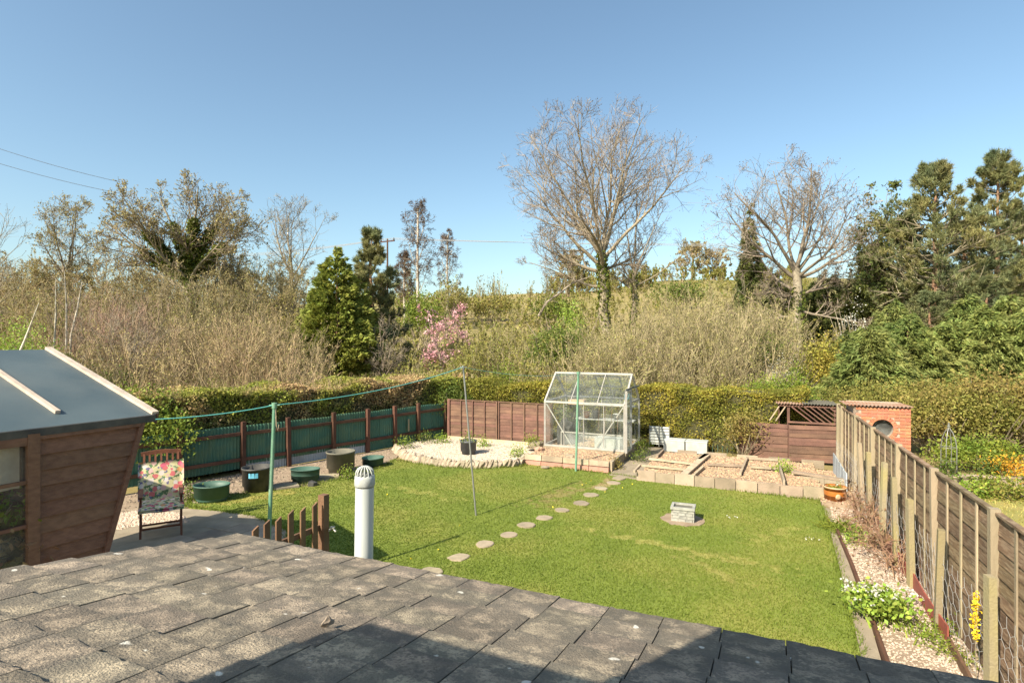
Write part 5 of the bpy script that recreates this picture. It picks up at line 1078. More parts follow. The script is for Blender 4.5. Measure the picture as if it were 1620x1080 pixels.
# dark pot on the gravel
t = lathe_thing('plant_pot', G(741, 718, .06), [(.19, 0), (.235, .36), (.25, .36), (.25, .42)], 'pot_dark', 'dark grey plastic pot standing on the pale gravel', 'plant pot', 22, filler='soil')
leafy_bush(G(741, 718, .06) + A(0, 0, .36), (.2, .2, .12), 240, 'shrub_green', .06, 'pot_plant', 'low green plant growing in the dark pot on the gravel', 'plant', seed=22, stems=5)
lathe_thing('tub', G(335, 791), [(.30, 0), (.32, .05), (.345, .20), (.36, .32), (.375, .325), (.375, .35)], 'tub_green', 'wide dark green plastic tub on the ground by the first fence bay', 'tub', 28, squash=.8)
t = lathe_thing('water_butt', G(407, 775), [(.27, 0), (.32, .50), (.335, .50), (.335, .54)], 'tub_black', 'black bin with a pale blue scuffed label against the green fence', 'bin', 24)
mb = MB(); a = np.linspace(-1.75, -1.1, 6); V = [[math.cos(x) * .318, math.sin(x) * .318, z_] for z_ in (.34, .45) for x in a]; mb.add(np.array(V) + G(407, 775), [[i, i + 1, 7 + i, 6 + i] for i in range(5)]); mb.build('label_patch', M['blue'], t); t.name = 'bin'
lathe_thing('planter_ring', G(483, 762), [(.30, 0), (.31, .13), (.335, .13), (.335, .15), (.345, .31), (.355, .31), (.355, .33)], 'tub_green', 'green open plastic ring planter between the black bin and the tall tub', 'tub', 26, squash=.7)
lathe_thing('tub', G(539, 747), [(.30, 0), (.35, .52), (.37, .52), (.37, .56)], 'tub_grey', 'tall brownish grey tub with green rim by the fence', 'tub', 24)
lathe_thing('bowl', G(590, 737), [(.15, 0), (.23, .09), (.285, .22), (.30, .22), (.30, .25)], 'tub_green', 'round green bowl planter at the end of the row of tubs', 'bowl', 24)
me = rock_mesh(.25, .2, .16, M['tub_black'], 'sack'); put('stone', me, None, G(493, 768) + A(0, 0, .04)); tag(col.objects[-1], 'dark stone in front of the green ring planter', 'stone')
mb = MB(); mb.box(G(520, 754) + A(0, 0, .02), (.5, .35, .05), rz=.3); tag(mb.build('slab', M['stepping']), 'pale slab lying before the tall grey tub', 'slab')
mb = MB(); mb.box(G(452, 770) + A(0, 0, .02), (.55, .4, .05), rz=.5); tag(mb.build('slab', M['paving']), 'grey slab lying right of the black bin', 'slab')

# washing line poles and ropes
def pole(px0, base, top, r, m, label, extra=None):
    t = empty('clothes_pole', base, label, 'pole'); mb = MB(); mb.tube([base, top], r, 12); mb.build('shaft', M[m], t)
    mb = MB(); d = unit(top - base); mb.tube([top - d * .02, top + d * .05], r * 1.35, 12); mb.tube([top + d * .02 + A(-.07, 0, 0), top + d * .02 + A(.07, 0, 0)], .008, 6); mb.build('cap', M[m], t); return top + d * .02
b1 = A(-3.26, 7.55, 0); t1 = PD(434, 643, 7.6); b2 = G(753, 815); t2 = PD(733, 582, b2[1] + .02); b3 = G(911, 745); t3 = PD(915, 591, b3[1])
T1 = pole(0, b1, t1, .026, 'pole_green', 'green metal clothes line pole behind the picket gate'); T2 = pole(0, b2, t2, .017, 'pole_grey', 'leaning thin grey metal clothes line pole in the lawn'); T3 = pole(0, b3, t3, .030, 'pole_green', 'faded green clothes line pole before the greenhouse bed')
mb = MB(); mb.tube([t3 - A(.0, .035, .1), b3 + A(0, -.035, .3)], .006, 5)
def rope(a, b, sag, r, label, m='rope'):
    s = np.linspace(0, 1, 16)[:, None]; P = a + (b - a) * s; P[:, 2] -= (4 * s * (1 - s))[:, 0] * sag; mb = MB(); mb.tube(P, r, 6, caps=False); tag(mb.build('washing_line', M[m], org=a), label, 'washing line')
rope(T1, T2, .10, .007, 'turquoise washing line between the left green pole and the grey pole')
rope(T1, PD(246, 663, 6.6), .03, .007, 'turquoise washing line between the summerhouse corner and the left green pole')
rope(T2, T3, .12, .004, 'thin washing line between the grey pole and the right green pole')
mb = MB(); q = T1 - A(-.02, .01, .02); mb.tube([q, q + A(.01, 0, -.25), q + A(.03, 0, -.33), q + A(.045, 0, -.24)], .005, 5); tag(mb.build('rope_end', M['wood_old'], org=q), 'loose rope end hanging from the left green pole', 'rope')

# border plants
grass_clump(G(1330, 838), 260, .42, .35, 'shrub_green', 'strappy_plant', 'clump of strap shaped green leaves at the top of the border', seed=2, w=.022)
leafy_bush(G(1357, 862), (.24, .24, .14), 700, 'lime_leaf', .04, 'low_plant', 'small rounded green plant below the strappy clump', 'plant', seed=3, stems=6)
hb = None
for i, (x, y, r_) in enumerate([(1383, 975, .20), (1400, 985, .2), (1425, 985, .17)]): pass
hc = G(1395, 985); hb = grass_clump(hc, 110, .24, .45, 'lime_leaf', 'white_flowering_plant', 'bushy lime green plant with white flowers leaning over the border edge', seed=4, w=.022, droop=.12)
rng = np.random.default_rng(5); n = 1500; C = hc + rng.normal(size=(n, 3)) * A(.16, .14, .055) + A(-.02, .05, .26); V, F = leaves(C, .07, asp=.6); mb = MB(); mb.add(V, F, 0, rnd=rng.random(n)); mb.build('foliage', M['lime_leaf'], hb)
C = hc + rng.normal(size=(55, 3)) * A(.17, .14, .03) + A(-.05, .05, .37); petals(hb, C, .032)
C = G(1440, 965) + rng.normal(size=(20, 3)) * A(.07, .06, .03) + A(-.0, .0, .22); petals(hb, C, .03)
for i, (x, y, lab) in enumerate([(1458, 1005, 'small low green weed below the red board'), (1475, 1022, 'low green weed patch near the end of the red board'), (1515, 1045, 'leafy weeds between the board and the fence'), (1493, 1000, 'leafy weeds at the fence foot beside the mossy post')]):
    leafy_bush(G(x, y), (.15, .20, .08), 420, 'shrub_green', .032, 'weed', lab, 'plant', seed=40 + i, stems=3)
# dead climber on the fence
dc = empty('dead_climber', fpt(1410, .3), 'tangle of dead brown climbing stems on the old mesh fence', 'plant'); rng = np.random.default_rng(77); n = 60; s_ = rng.uniform(2.6, 6.0, n); Pb = FN0 + FD * s_[:, None] - FNR * rng.uniform(.15, .35, (n, 1)) + A(0, 0, .05)
p1, r1 = grow(Pb, unit(A(0, 0, 1) + rvec(n) * .9), rng.uniform(.5, 1.1, n), np.full(n, .009), 7, .5, (0, 0, 0)); mb = MB(); V, F = tubes(p1, r1, 4); mb.add(V, F); a, d, l, r = spawn(p1, r1, np.full(n, 1.), 10, .2, 1, 20, 80, .35, .6); p2, r2 = grow(a, d, l, r, 4, .5, (0, 0, -.1)); V, F = tubes(p2, r2, 3); mb.add(V, F); mb.build('stems', M['bark_red'], dc)
n = 500; i = rng.integers(0, len(p2), n); V, F = leaves(p2[i, 3] + rng.normal(size=(n, 3)) * .03, .06, asp=.6); mb = MB(); mb.add(V, F, 0, rnd=rng.random(n)); mb.build('dead_leaves', M['dry_leaf'], dc)
# small plants by the beds
for i, (x, y, z_, r_, m_, lab) in enumerate([(843, 704, .25, .2, 'shrub_green', 'green plant at the left foot of the greenhouse'), (1240, 746, .2, .16, 'lime_leaf', 'small yellow green plant at the edge of the corner bed'), (700, 700, .06, .2, 'lime_leaf', 'green weed by the brown fence left end'), (672, 703, .0, .34, 'shrub_dark', 'leafy dark plant at the foot of the green fence'), (640, 712, .0, .3, 'shrub_green', 'bushy plant by the left end of the stone edging'), (765, 706, .06, .14, 'lime_leaf', 'small yellow flowered plant beside the dark pot'), (818, 722, .06, .2, 'lime_leaf', 'green weeds on the right end of the gravel'), (1010, 730, .0, .25, 'shrub_dark', 'dark weed beside the greenhouse bed wall'), (972, 742, .0, .15, 'bush_olive', 'yellowing grass tuft at the corner of the greenhouse bed'), (297, 790, .0, .25, 'shrub_dark', 'dark plant between the chair and the green tub'), (550, 757, 0, .16, 'shrub_green', 'grass tuft before the tall grey tub'), (1018, 712, .1, .22, 'shrub_green', 'low plant right of the greenhouse')]):
    leafy_bush(G(x, y, z_), (r_, r_, r_ * 1.1), 420, m_, .05, 'small_plant', lab, 'plant', seed=60 + i, stems=4)

# ================================================================== NEIGHBOUR'S GARDEN (right)
nl = np.array([(FN0 - FD * 3 + FNR * .3)[:2], (FN0 + FD * 6.2 + FNR * .6)[:2], G(1640, 786)[:2] + A(-2.5, .3), G(1640, 784)[:2] + A(8, -2), A(24, 2)]); mb = MB(); mb.poly(nl, -.05, .003); tag(mb.build('neighbour_lawn', M['dry_lawn']), 'yellowing lawn of the neighbouring garden', kind='structure')
rng = np.random.default_rng(3); P = seg_scatter(nl, 60000); P = P[P[:, 0] / np.maximum(P[:, 1], .1) < 1.0]; n = len(P); V, F = blades(np.c_[P, np.zeros(n)], unit(A(0, 0, 1) + rvec(n) * .6), .05, .02); mb = MB(); mb.add(V, F, 0, rnd=rng.random(n)); tag(mb.build('dry_grass', mat('dry_grass', (.40, .33, .11), (.30, .28, .08), scale=1, rnd=.3, trans=.2, coord='World')), 'dry yellow grass of the neighbouring lawn', kind='stuff')
bs = empty('brick_outhouse', PD(1403, 700, 13.2) * A(1, 1, 0), 'red brick outhouse with a round opening beyond the fence', 'shed')
B0 = PD(1441, 700, 12.9) * A(1, 1, 0); bw = 1.12; ZT = H - (646 - 540) / FPX * 12.9
cen = PD(1394, 676, 13.3); cv = (cen - B0) @ VD; cz = cen[2]; cr = .215
mb = MB(); N_ = 40; an = np.linspace(0, 2 * math.pi, N_, endpoint=False); rect = []
for t_ in an:
    c_, s_ = math.cos(t_), math.sin(t_); lo_v, hi_v = -bw, 0.; ks = []
    if c_ > 1e-6: ks.append((hi_v - cv) / c_)
    if c_ < -1e-6: ks.append((lo_v - cv) / c_)
    if s_ > 1e-6: ks.append((ZT - cz) / s_)
    if s_ < -1e-6: ks.append((0 - cz) / s_)
    k_ = min(ks); rect.append((cv + c_ * k_, cz + s_ * k_))
inn = [(cv + math.cos(t_) * cr, cz + math.sin(t_) * cr) for t_ in an]; bp = lambda v_, z_, o_=0.: A(*(B0 + VD * v_ + UD * o_)[:2], z_)
V = [bp(*q) for q in rect] + [bp(*q) for q in inn] + [bp(q[0], q[1], .2) for q in inn]; mb.add(np.array(V), [[i, (i + 1) % N_, N_ + (i + 1) % N_, N_ + i] for i in range(N_)] + [[N_ + i, N_ + (i + 1) % N_, 2 * N_ + (i + 1) % N_, 2 * N_ + i] for i in range(N_)])
mb.extr([bp(0, 0), bp(0, ZT), bp(0, ZT - .05, 1.4), bp(0, 0, 1.4)], -VD * .1); mb.extr([bp(-bw, 0), bp(-bw, ZT), bp(-bw, ZT - .05, 1.4), bp(-bw, 0, 1.4)], VD * .1); mb.extr([bp(-bw, 0, 1.4), bp(0, 0, 1.4), bp(0, ZT, 1.4), bp(-bw, ZT, 1.4)], UD * .1)
mb.build('wall', M['mortar'], bs)
brk = MB().box((0, 0, 0), (.205, .02, .062)).mesh('brick', M['brick_red']); nbr = 0
r_ = 0; z_ = ZT - .04
while z_ > .55:
    v_ = -.107 - (.108 if r_ % 2 else 0)
    if r_ % 2: put('brick', brk, bs, bp(-.052, z_, -.006), (0, 0, ROTZ), (.5, 1, 1))
    while v_ > -bw + .1:
        if math.hypot(v_ - cv, z_ - cz) > cr + .085: put('brick', brk, bs, bp(v_, z_, -.006), (0, 0, ROTZ)); nbr += 1
        v_ -= .216
    z_ -= .074; r_ += 1
ring_ = MB().box((0, 0, 0), (.05, .03, .09)).mesh('brick', M['brick_red'])
for t_ in np.linspace(0, 2 * math.pi, 28, endpoint=False): put('brick', ring_, bs, bp(cv + math.cos(t_) * (cr + .042), cz + math.sin(t_) * (cr + .042), -.008), (Matrix.Rotation(ROTZ, 4, 'Z') @ Matrix.Rotation(-t_ + math.pi / 2, 4, 'Y')).to_euler())
mb = corr_roof(bp(-bw - .15, ZT + .03, -.08), VD * (bw + .2), UD * 1.7 + A(0, 0, -.06)); mb.build('roof', M['rust_tin'], bs)
mb = MB(); mb.lathe([(0, 0), (cr, 0)], (0, 0, 0), 24); o = fixed(mb, 'round_window', M['glass_dirty'], bs, bp(cv, cz, .1), (Matrix.Rotation(ROTZ, 4, 'Z') @ Matrix.Rotation(R(90), 4, 'X')).to_euler())
# plant obelisk
ob = G(1501, 764); obt = empty('plant_obelisk', ob, 'tall slim metal plant obelisk with a pointed finial in the next garden', 'obelisk'); r_ = .16; zs = [0, .5, .85, 1.05, 1.22, 1.33]; rs = [1, 1, 1, .85, .5, .05]
for k in range(4):
    a = k * math.pi / 2 + .6; mb = MB(); mb.tube([ob + A(math.cos(a) * r_ * q, math.sin(a) * r_ * q, z_) for z_, q in zip(zs, rs)], .010, 6); mb.build('upright', M['pole_grey'], obt)
for z_ in (.30, .52, .86): mb = MB(); mb.tube([ob + A(math.cos(a) * r_, math.sin(a) * r_, z_ + .0) for a in np.linspace(0, 2 * math.pi, 13)], .007, 5, caps=False); mb.build('hoop', M['pole_grey'], obt)
mb = MB(); mb.lathe([(0, 1.32), (.03, 1.34), (.035, 1.37), (.015, 1.40), (.02, 1.42), (.0, 1.47)], ob, 10); mb.build('finial', M['alu_dark'], obt)
lw_ = empty('low_wall', G(1535, 772), 'low stone wall behind the border in the next garden', 'wall')
for i in range(7): c = G(1512, 772) + A(.27, -.02, 0) * i; mb = MB(); mb.box((0, 0, 0), (.255, .18, .24)); fixed(mb, 'stone', 'stepping', lw_, c + A(0, .1, .12 + random.uniform(-.01, .01)), (0, 0, random.uniform(-.04, .04))); mb = MB(); mb.box((0, 0, 0), (.262, .24, .035)); fixed(mb, 'coping', 'wood_old', lw_, c + A(0, .1, .26), (0, 0, -.05))
for i, (x, y, r_, m_, n_, lab) in enumerate([(1600, 770, (.42, .35, .62), 'orange_leaf', 900, 'bright orange leaved shrub in the next garden'), (1573, 768, (.22, .2, .5), 'shrub_dark', 900, 'small dark rounded shrub beside the orange shrub'), (1562, 778, (.35, .3, .25), 'shrub_green', 700, 'low blue green plants before the small dark shrub'), (1530, 785, (.5, .25, .2), 'lime_leaf', 800, 'pale flowering border plants by the obelisk'), (1590, 789, (.7, .25, .18), 'bush_olive', 800, 'grey green border plants at the lawn edge'), (1545, 742, (1.3, .5, .75), 'shrub_green', 4500, 'bright green low hedge behind the low wall'), (1498, 768, (.2, .2, .5), 'shrub_dark', 500, 'dark climber at the foot of the obelisk'), (1622, 790, (.4, .3, .3), 'shrub_green', 500, 'green clump at the photo edge by the orange shrub')]):
    leafy_bush(G(x, y), r_, n_, m_, .07, 'shrub', lab, 'shrub', seed=90 + i, stems=14)
# tall loose hedge behind
for i, (x, d, r_, n_, lab) in enumerate([(1490, 17.0, (1.6, 1.2, 2.1), 11000, 'loose olive green hedge bush right of the brick outhouse'), (1560, 16.6, (1.7, 1.3, 2.6), 12000, 'tall loose olive green bush behind the obelisk'), (1640, 16.4, (1.8, 1.3, 2.5), 11000, 'tall loose olive green bush at the right photo edge'), (1455, 19.5, (1.5, 1.2, 2.2), 8000, 'olive bush behind the brick outhouse')]):
    c = PD(x, 540, d) * A(1, 1, 0); leafy_bush(c, A(*r_) * A(1, 1, .95), n_, 'bush_olive', .085, 'loose_bush', lab, 'bush', seed=110 + i, stems=60, shell=.35)

# ================================================================== HEDGES
P0 = P_ if False else None
LF0 = G(283, 766); LF1 = G(704, 692); dl = unit(LF1 - LF0); nl_ = A(-dl[1], dl[0], 0)
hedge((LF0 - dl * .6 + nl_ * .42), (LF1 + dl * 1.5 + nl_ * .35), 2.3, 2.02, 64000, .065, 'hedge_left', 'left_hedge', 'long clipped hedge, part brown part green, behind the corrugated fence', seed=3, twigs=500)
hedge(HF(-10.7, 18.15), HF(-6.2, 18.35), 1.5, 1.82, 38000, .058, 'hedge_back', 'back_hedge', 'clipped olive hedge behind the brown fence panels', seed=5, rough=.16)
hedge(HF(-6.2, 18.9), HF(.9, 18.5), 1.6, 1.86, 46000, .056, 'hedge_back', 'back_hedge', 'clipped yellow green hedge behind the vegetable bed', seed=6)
leafy_bush(G(222, 780) + nl_ * 1.4 + A(0, 0, 0), (1.9, 1.3, 2.25), 14000, 'shrub_green', .075, 'evergreen_bush', 'glossy bright green bush behind the summerhouse corner', 'bush', seed=15, stems=20, shell=.5)
leafy_bush(G(268, 770) + nl_ * 1.0, (1.1, .9, 1.95), 7000, 'shrub_dark', .07, 'evergreen_bush', 'dark green bush where the left hedge begins', 'bush', seed=16, stems=20, shell=.5)
leafy_bush(HF(-10.6, 18.0), (.9, .9, 2.05), 7000, 'shrub_dark', .07, 'laurel_bush', 'dark green bush in the corner where the two hedges meet', 'bush', seed=17, stems=20, shell=.5)
for i, (v_, u_, r_, m_, n_, lab) in enumerate([(2.6, 20.0, (1.6, 1.3, 2.2), 'bush_olive', 8000, 'spreading olive shrub behind the tin roofed store'), (.2, 21.3, (1.8, 1.2, 2.3), 'shrub_green', 7000, 'green shrub rising behind the right end of the back hedge'), (-.75, 17.85, (.6, .35, 1.35), 'bush_olive', 2200, 'brambly growth behind the slatted screen')]):
    leafy_bush(HF(v_, u_), r_, n_, m_, .075, 'shrub', lab, 'shrub', seed=130 + i, stems=20, shell=.5)

# ================================================================== TREES
def clone(t, base, sx, sz, rot, label):
    c = copy_tree(t); c.location = tuple(base); c.scale = (sx, sx, sz); c.rotation_euler = (0, 0, rot); c['label'] = label; return c
# big ash in the middle
D0 = 45.0; b = TP(962, D0)
limb = [(-.95, .1, .30, .80), (-.80, -.35, .62, .86), (-.55, .25, .85, .93), (-.25, -.3, 1.0, .97), (.02, .3, 1.0, 1.), (.25, -.25, .98, 1.), (.5, .35, .85, .98), (.72, -.3, .72, .95), (-.9, .2, .05, .66), (.62, .6, .45, .82), (-.2, -.85, .6, .85), (.1, .9, .6, .9), (-.45, -.1, 1., .95)]
t, p1, tp_, p2 = bare_tree(b, H + (540 - 402) / FPX * D0 - b[2], 0, PD(948, 300, D0), (7.9, 6.6, 6.8), .42, 21, twigs=8, l2=10, l3=8, name='ash_tree', label='tall wide bare ash tree with ivy on its trunk, centre right on the skyline', lean=(-.5, 0), limb_dirs=limb, bud_size=.085, rtw=.012)
ivy_on(t, dens(tp_, 10), .55, 3600, .22); 
D0 = 46.0; b = TP(1003, D0)
t, p1, tp_, p2 = bare_tree(b, H + (540 - 430) / FPX * D0 - b[2], 8, PD(1020, 360, D0), (4.0, 3.4, 4.4), .24, 22, twigs=5, l2=6, l3=6, name='ash_tree', label='smaller bare tree with ivied trunk just right of the tall ash', rtw=.012, bud_size=.075)
ivy_on(t, dens(tp_, 10), .35, 1500, .2)
# bare tree on the right, nearer
D0 = 36.0; b = TP(1262, D0)
limb = [(-.95, .1, .55, .9), (-.6, -.3, .9, .95), (-.2, .3, 1., 1.), (.2, -.2, 1., 1.), (.5, .3, .9, .98), (.95, -.1, .42, .9), (.9, .4, .2, .75), (-.9, -.3, .12, .72), (-.5, .8, .4, .8), (.3, -.9, .6, .9), (.8, -.2, -.1, .6), (-.85, .1, -.15, .55), (.7, .2, .75, .95)]
t, p1, tp_, p2 = bare_tree(b, H + (540 - 425) / FPX * D0 - b[2], 0, PD(1256, 362, D0), (5.9, 5.0, 4.6), .32, 24, twigs=7, l2=9, l3=7, bark='bark_pale', tw='twig_ash', name='bare_tree', label='spreading grey barked bare tree with seed tufts, right of centre', lean=(-.1, 0), limb_dirs=limb, bud_size=.085, rtw=.010)
ivy_on(t, dens(tp_[:5], 10), .45, 1800, .2)
# ivy-clad oak left
D0 = 42.0; b = TP(300, D0)
limb = [(-.9, .1, .55, .9), (-.6, -.3, .8, .95), (-.25, .3, 1., 1.), (.1, -.3, 1., 1.), (.45, .2, .95, .98), (.8, -.2, .7, .9), (.95, .3, .35, .8), (-.95, -.2, .25, .8), (0, .9, .6, .9), (-.3, -.8, .7, .9), (.7, -.6, .6, .9)]
t, p1, tp_, p2 = bare_tree(b, H + (540 - 430) / FPX * D0 - b[2], 0, PD(290, 372, D0), (6.1, 4.8, 4.2), .42, 31, twigs=8, l2=9, l3=8, tw='bark_pale', name='ivy_clad_tree', label='broad bare tree with thick ivy on its limbs, left of centre', limb_dirs=limb, bud='buds', bud_n=2, bud_size=.15, rtw=.012)
ivy_on(t, np.vstack([dens(p1[i, :7], 8) for i in (0, 1, 2, 3, 4, 5)] + [dens(tp_, 12)]), .5, 12000, .2)
# thin tree far left with fresh leaf
D0 = 48.0; b = TP(108, D0)
bare_tree(b, 6.5, 10, PD(104, 378, D0), (3.4, 3., 3.6), .26, 33, twigs=6, l2=7, l3=7, name='budding_tree', label='round crowned budding tree left of the ivy clad tree', bud='buds', bud_n=3, bud_size=.15, rtw=.011)
D0 = 24.; b = TP(-40, D0); bare_tree(b, 3.0, 9, PD(-38, 370, D0), (1.9, 2., 3.0), .16, 34, twigs=4, l2=6, l3=5, name='bare_tree', label='bare twiggy tree cut by the left edge of the photo', tw='bark', rtw=.006, bud_size=.06)
D0 = 62.; b = TP(462, D0); bare_tree(b, 6.5, 10, PD(470, 362, D0), (4.6, 4., 3.3), .28, 35, twigs=6, l2=7, l3=6, name='bare_tree', label='pale bare round tree between the ivy clad tree and the conifer', rtw=.014, tw='bark_pale', bud='buds', bud_size=.12)
# shorter leafing trees that fill the left skyline
tw_ = {}
for i, (x, d, ty, w, lab) in enumerate([(20, 45, 410, 4.5, 'low bushy tree at the far left of the skyline'), (190, 44, 400, 3.5, 'pinkish twiggy tree in front of the budding tree'), (400, 46, 400, 4.2, 'olive budding tree right of the ivy clad tree'), (450, 42, 420, 3.2, 'yellow green budding tree beside the conifer'), (255, 38, 430, 3.2, 'twiggy tree below the ivy clad tree'), (350, 38, 425, 3.4, 'budding tree in front of the ivied limbs'), (60, 38, 440, 3.6, 'twiggy brown tree above the summerhouse roof'), (130, 36, 430, 3.0, 'slender twiggy tree above the summerhouse ridge')]):
    b = TP(x, d); zt = H + (540 - ty) / FPX * d; hc_ = (zt - b[2])
    if i in (4, 5, 6, 7): src, sw_, sh_ = tw_[{4: 0, 5: 2, 6: 1, 7: 1}[i]]; clone(src, b, w / sw_, hc_ / sh_, i * 2.1, lab); continue
    tw_[i] = (bare_tree(b, hc_ * .22, 12, (b[0], b[1], b[2] + hc_ * .52), (w, w * .8, hc_ * .5), .14, 200 + i, twigs=6, l2=6, l3=5, name='twiggy_tree', label=lab, tw='twig_brown' if i in (1, 6, 7) else 'twig_grey', bud='buds', bud_n=2 if i not in (2, 3, 5) else 4, bud_size=.12, rtw=.012)[0], w, hc_)
# birches
def birch(px, d, ty, w, seed, label):
    b = TP(px, d); zt = H + (540 - ty) / FPX * d; h_ = zt - b[2]; bare_tree(b, h_ * .93, 0, (b[0], b[1], b[2] + h_ * .6), (w, w, h_ * .42), .13, seed, twigs=5, l2=6, l3=5, bark='bark_white', tw='brown_bud', bud='brown_bud', bud_n=2, bud_size=.13, droop=.16, name='birch_tree', label=label, rtw=.012,
        limb_dirs=[(math.cos(k * 2.4) * .5, math.sin(k * 2.4) * .5, .9, .30 + .7 * k / 13) for k in range(14)])
birch(661, 58, 316, 1.9, 41, 'slim white stemmed birch with brown catkins left of the ash'); birch(708, 75, 365, 1.6, 42, 'small faint birch right of the taller birch'); birch(640, 60, 398, 1.0, 43, 'low birch sapling left of the slim birch')
# conifers middle left
D0 = 33.; b = TP(533, D0); b[2] = .3
conifer(b, H + (540 - 385) / FPX * D0 - b[2], 2.6, 3900, 'conifer_gold', 51, 'cypress_tree', 'dense golden green cypress left of the pink magnolia', spray=.22, prof=lambda q: min(1, (1 - q) * 1.5) ** .8 * (.80 + .2 * min(1, q * 4)), each=24, up=.35, droop=.3, w=.42)
D0 = 36.5; b = TP(588, D0)
pine(b, H + (540 - 362) / FPX * D0 - b[2], 2.8, 52, 'pine_tree', 'dark green young pine behind the golden cypress', crown_from=.12, nb=70, each=18, ndl=.30, mname='pine', shape=lambda x: (1 - x) ** .75 * (1.15 if x > .5 else 1) + .05)
# magnolia
D0 = 34.; b = TP(700, D0); zt = H + (540 - 465) / FPX * D0
t, p1, tp_, p2 = bare_tree(b, 1.2, 10, (b[0] - .1, b[1], b[2] + 2.9), (1.75, 1.5, 2.2), .10, 55, twigs=3, l2=5, l3=3, name='magnolia_tree', label='pink flowering magnolia in the middle of the scrub', bud='pink_petal', bud_n=4, bud_size=.16, tw='bark_pale', rtw=.008)
D0 = 31.5; b = TP(607, D0)
bare_tree(b, .8, 11, (b[0], b[1], b[2] + 2.2), (1.35, 1.1, 2.1), .11, 56, twigs=4, l2=6, l3=4, name='bare_shrub', label='grey leafless shrub in front of the cypress and pine', bud_n=0, bark='bark_pale', tw='bark_pale', rtw=.008)
D0 = 25.5; b = TP(205, D0)
limb = [(-.9 + .13 * k, .3 * math.sin(k * 2), .75 + .05 * k, .2 + .06 * k) for k in range(11)]
bare_tree(b, 1.0, 0, (b[0] - .6, b[1], b[2] + 2.6), (2.9, 1.8, 2.6), .09, 57, twigs=3, l2=6, l3=4, name='arching_shrub', label='leafless shrub with pale arching stems behind the summerhouse', bud_n=0, bark='bark_pale', tw='bark_pale', rtw=.006, limb_dirs=limb)
# leaning white birch stems above the shed
for i, (x0, y0, x1, y1, d, lab) in enumerate([(12, 560, 62, 478, 20, 'pale leaning stem above the summerhouse roof'), (85, 520, 88, 440, 26, 'thin white upright stem left of the arching shrub'), (105, 500, 102, 430, 27, 'thin pale stem beside the white upright stem'), (112, 492, 130, 445, 27, 'slanting pale stem near the arching shrub')]):
    a_, b_ = PD(x0, y0 + 40, d), PD(x1, y1, d); a_[2] = max(a_[2], .1); tt_ = empty('sapling', (a_[0], a_[1], 0), lab, 'tree'); mb = MB(); mb.tube([(a_[0] - .1, a_[1], 0), a_, (a_ + b_) / 2 + A(.05, 0, .02), b_], [.05, .045, .035, .012], 6); mb.build('trunk', M['bark_white'], tt_)
    rng = np.random.default_rng(300 + i); q = np.array([[a_, (a_ + b_) / 2, b_]]); a, dd_, l, r = spawn(q, np.array([[.03, .02, .01]]), np.array([np.linalg.norm(b_ - a_)]), 12, .3, 1, 25, 60, .3, .4, .3); pp_, rr_ = grow(a, dd_, l, r, 3, .15, (0, 0, .1)); mb = MB(); V, F = tubes(pp_, rr_, 3); mb.add(V, F); mb.build('crown', M['bark_pale'], tt_)
# leafy green shrub at the far left
leafy_bush(TP(20, 21), (1.7, 1.4, 4.3), 6000, 'lime_leaf', .085, 'leafy_shrub', 'fresh green leafed shrub at the left edge above the summerhouse', 'shrub', seed=141, stems=40, shell=.3)
leafy_bush(TP(75, 22.5), (1.4, 1.2, 3.3), 4200, 'shrub_green', .085, 'leafy_shrub', 'green shrub above the summerhouse ridge', 'shrub', seed=142, stems=40, shell=.3)
# right group: spire conifer, dark conifers, pines
D0 = 39.; b = TP(1186, D0)
conifer(b, H + (540 - 318) / FPX * D0 - b[2], 1.9, 1500, 'conifer_dark', 61, 'spire_conifer', 'narrow spire topped conifer behind the right bare tree', spray=.26, prof=lambda q: (1 - q) ** 1.15 * .95 + .07, each=24, up=-.1, droop=.7, w=.28)
for i, (x, d, ty, r_, lab) in enumerate([(1225, 40, 430, 2.2, 'dark conifer directly behind the trunk of the right bare tree'), (1310, 41, 425, 2.5, 'dark drooping conifer right of the bare tree trunk'), (1355, 39, 432, 1.8, 'dark conifer between the bare tree and the pines')]):
    b = TP(x, d); hh_ = H + (540 - ty) / FPX * d - b[2]
    if i: clone(dk0, b, r_ / 2.2, hh_ / dkh, i * 2.0, lab); continue
    dkh = hh_; dk0 = conifer(b, hh_, r_, 1700, 'conifer_dark', 62 + i, 'conifer_tree', lab, spray=.26, each=22, up=-.1, droop=.7, w=.28, prof=lambda q: min(1, (1 - q) * 1.9) ** .8)
D0 = 33.; b = TP(1478, D0)
pine(b, H + (540 - 252) / FPX * D0 - b[2], 3.5, 71, 'scots_pine', 'large spreading blue green pine at the right', crown_from=.22, nb=80, each=16, ndl=.27, r0=.26)
D0 = 34.; b = TP(1578, D0)
pine(b, H + (540 - 234) / FPX * D0 - b[2], 2.7, 72, 'scots_pine', 'tall orange barked pine nearest the right edge of the photo', crown_from=.35, nb=60, each=17, ndl=.28, r0=.22)
D0 = 36.; b = TP(1412, D0); zt = H + (540 - 268) / FPX * D0
t, p1, tp_, p2 = bare_tree(b, 5.0, 11, (b[0], b[1], (zt + 4) / 2 + .6), (2.5, 2.2, (zt - 6.5) / 2), .22, 73, twigs=4, l2=8, l3=6, name='leafy_tree', label='dark olive leaved tree just left of the large pine', bud='conifer_dark', bud_n=6, bud_size=.22, rtw=.012)
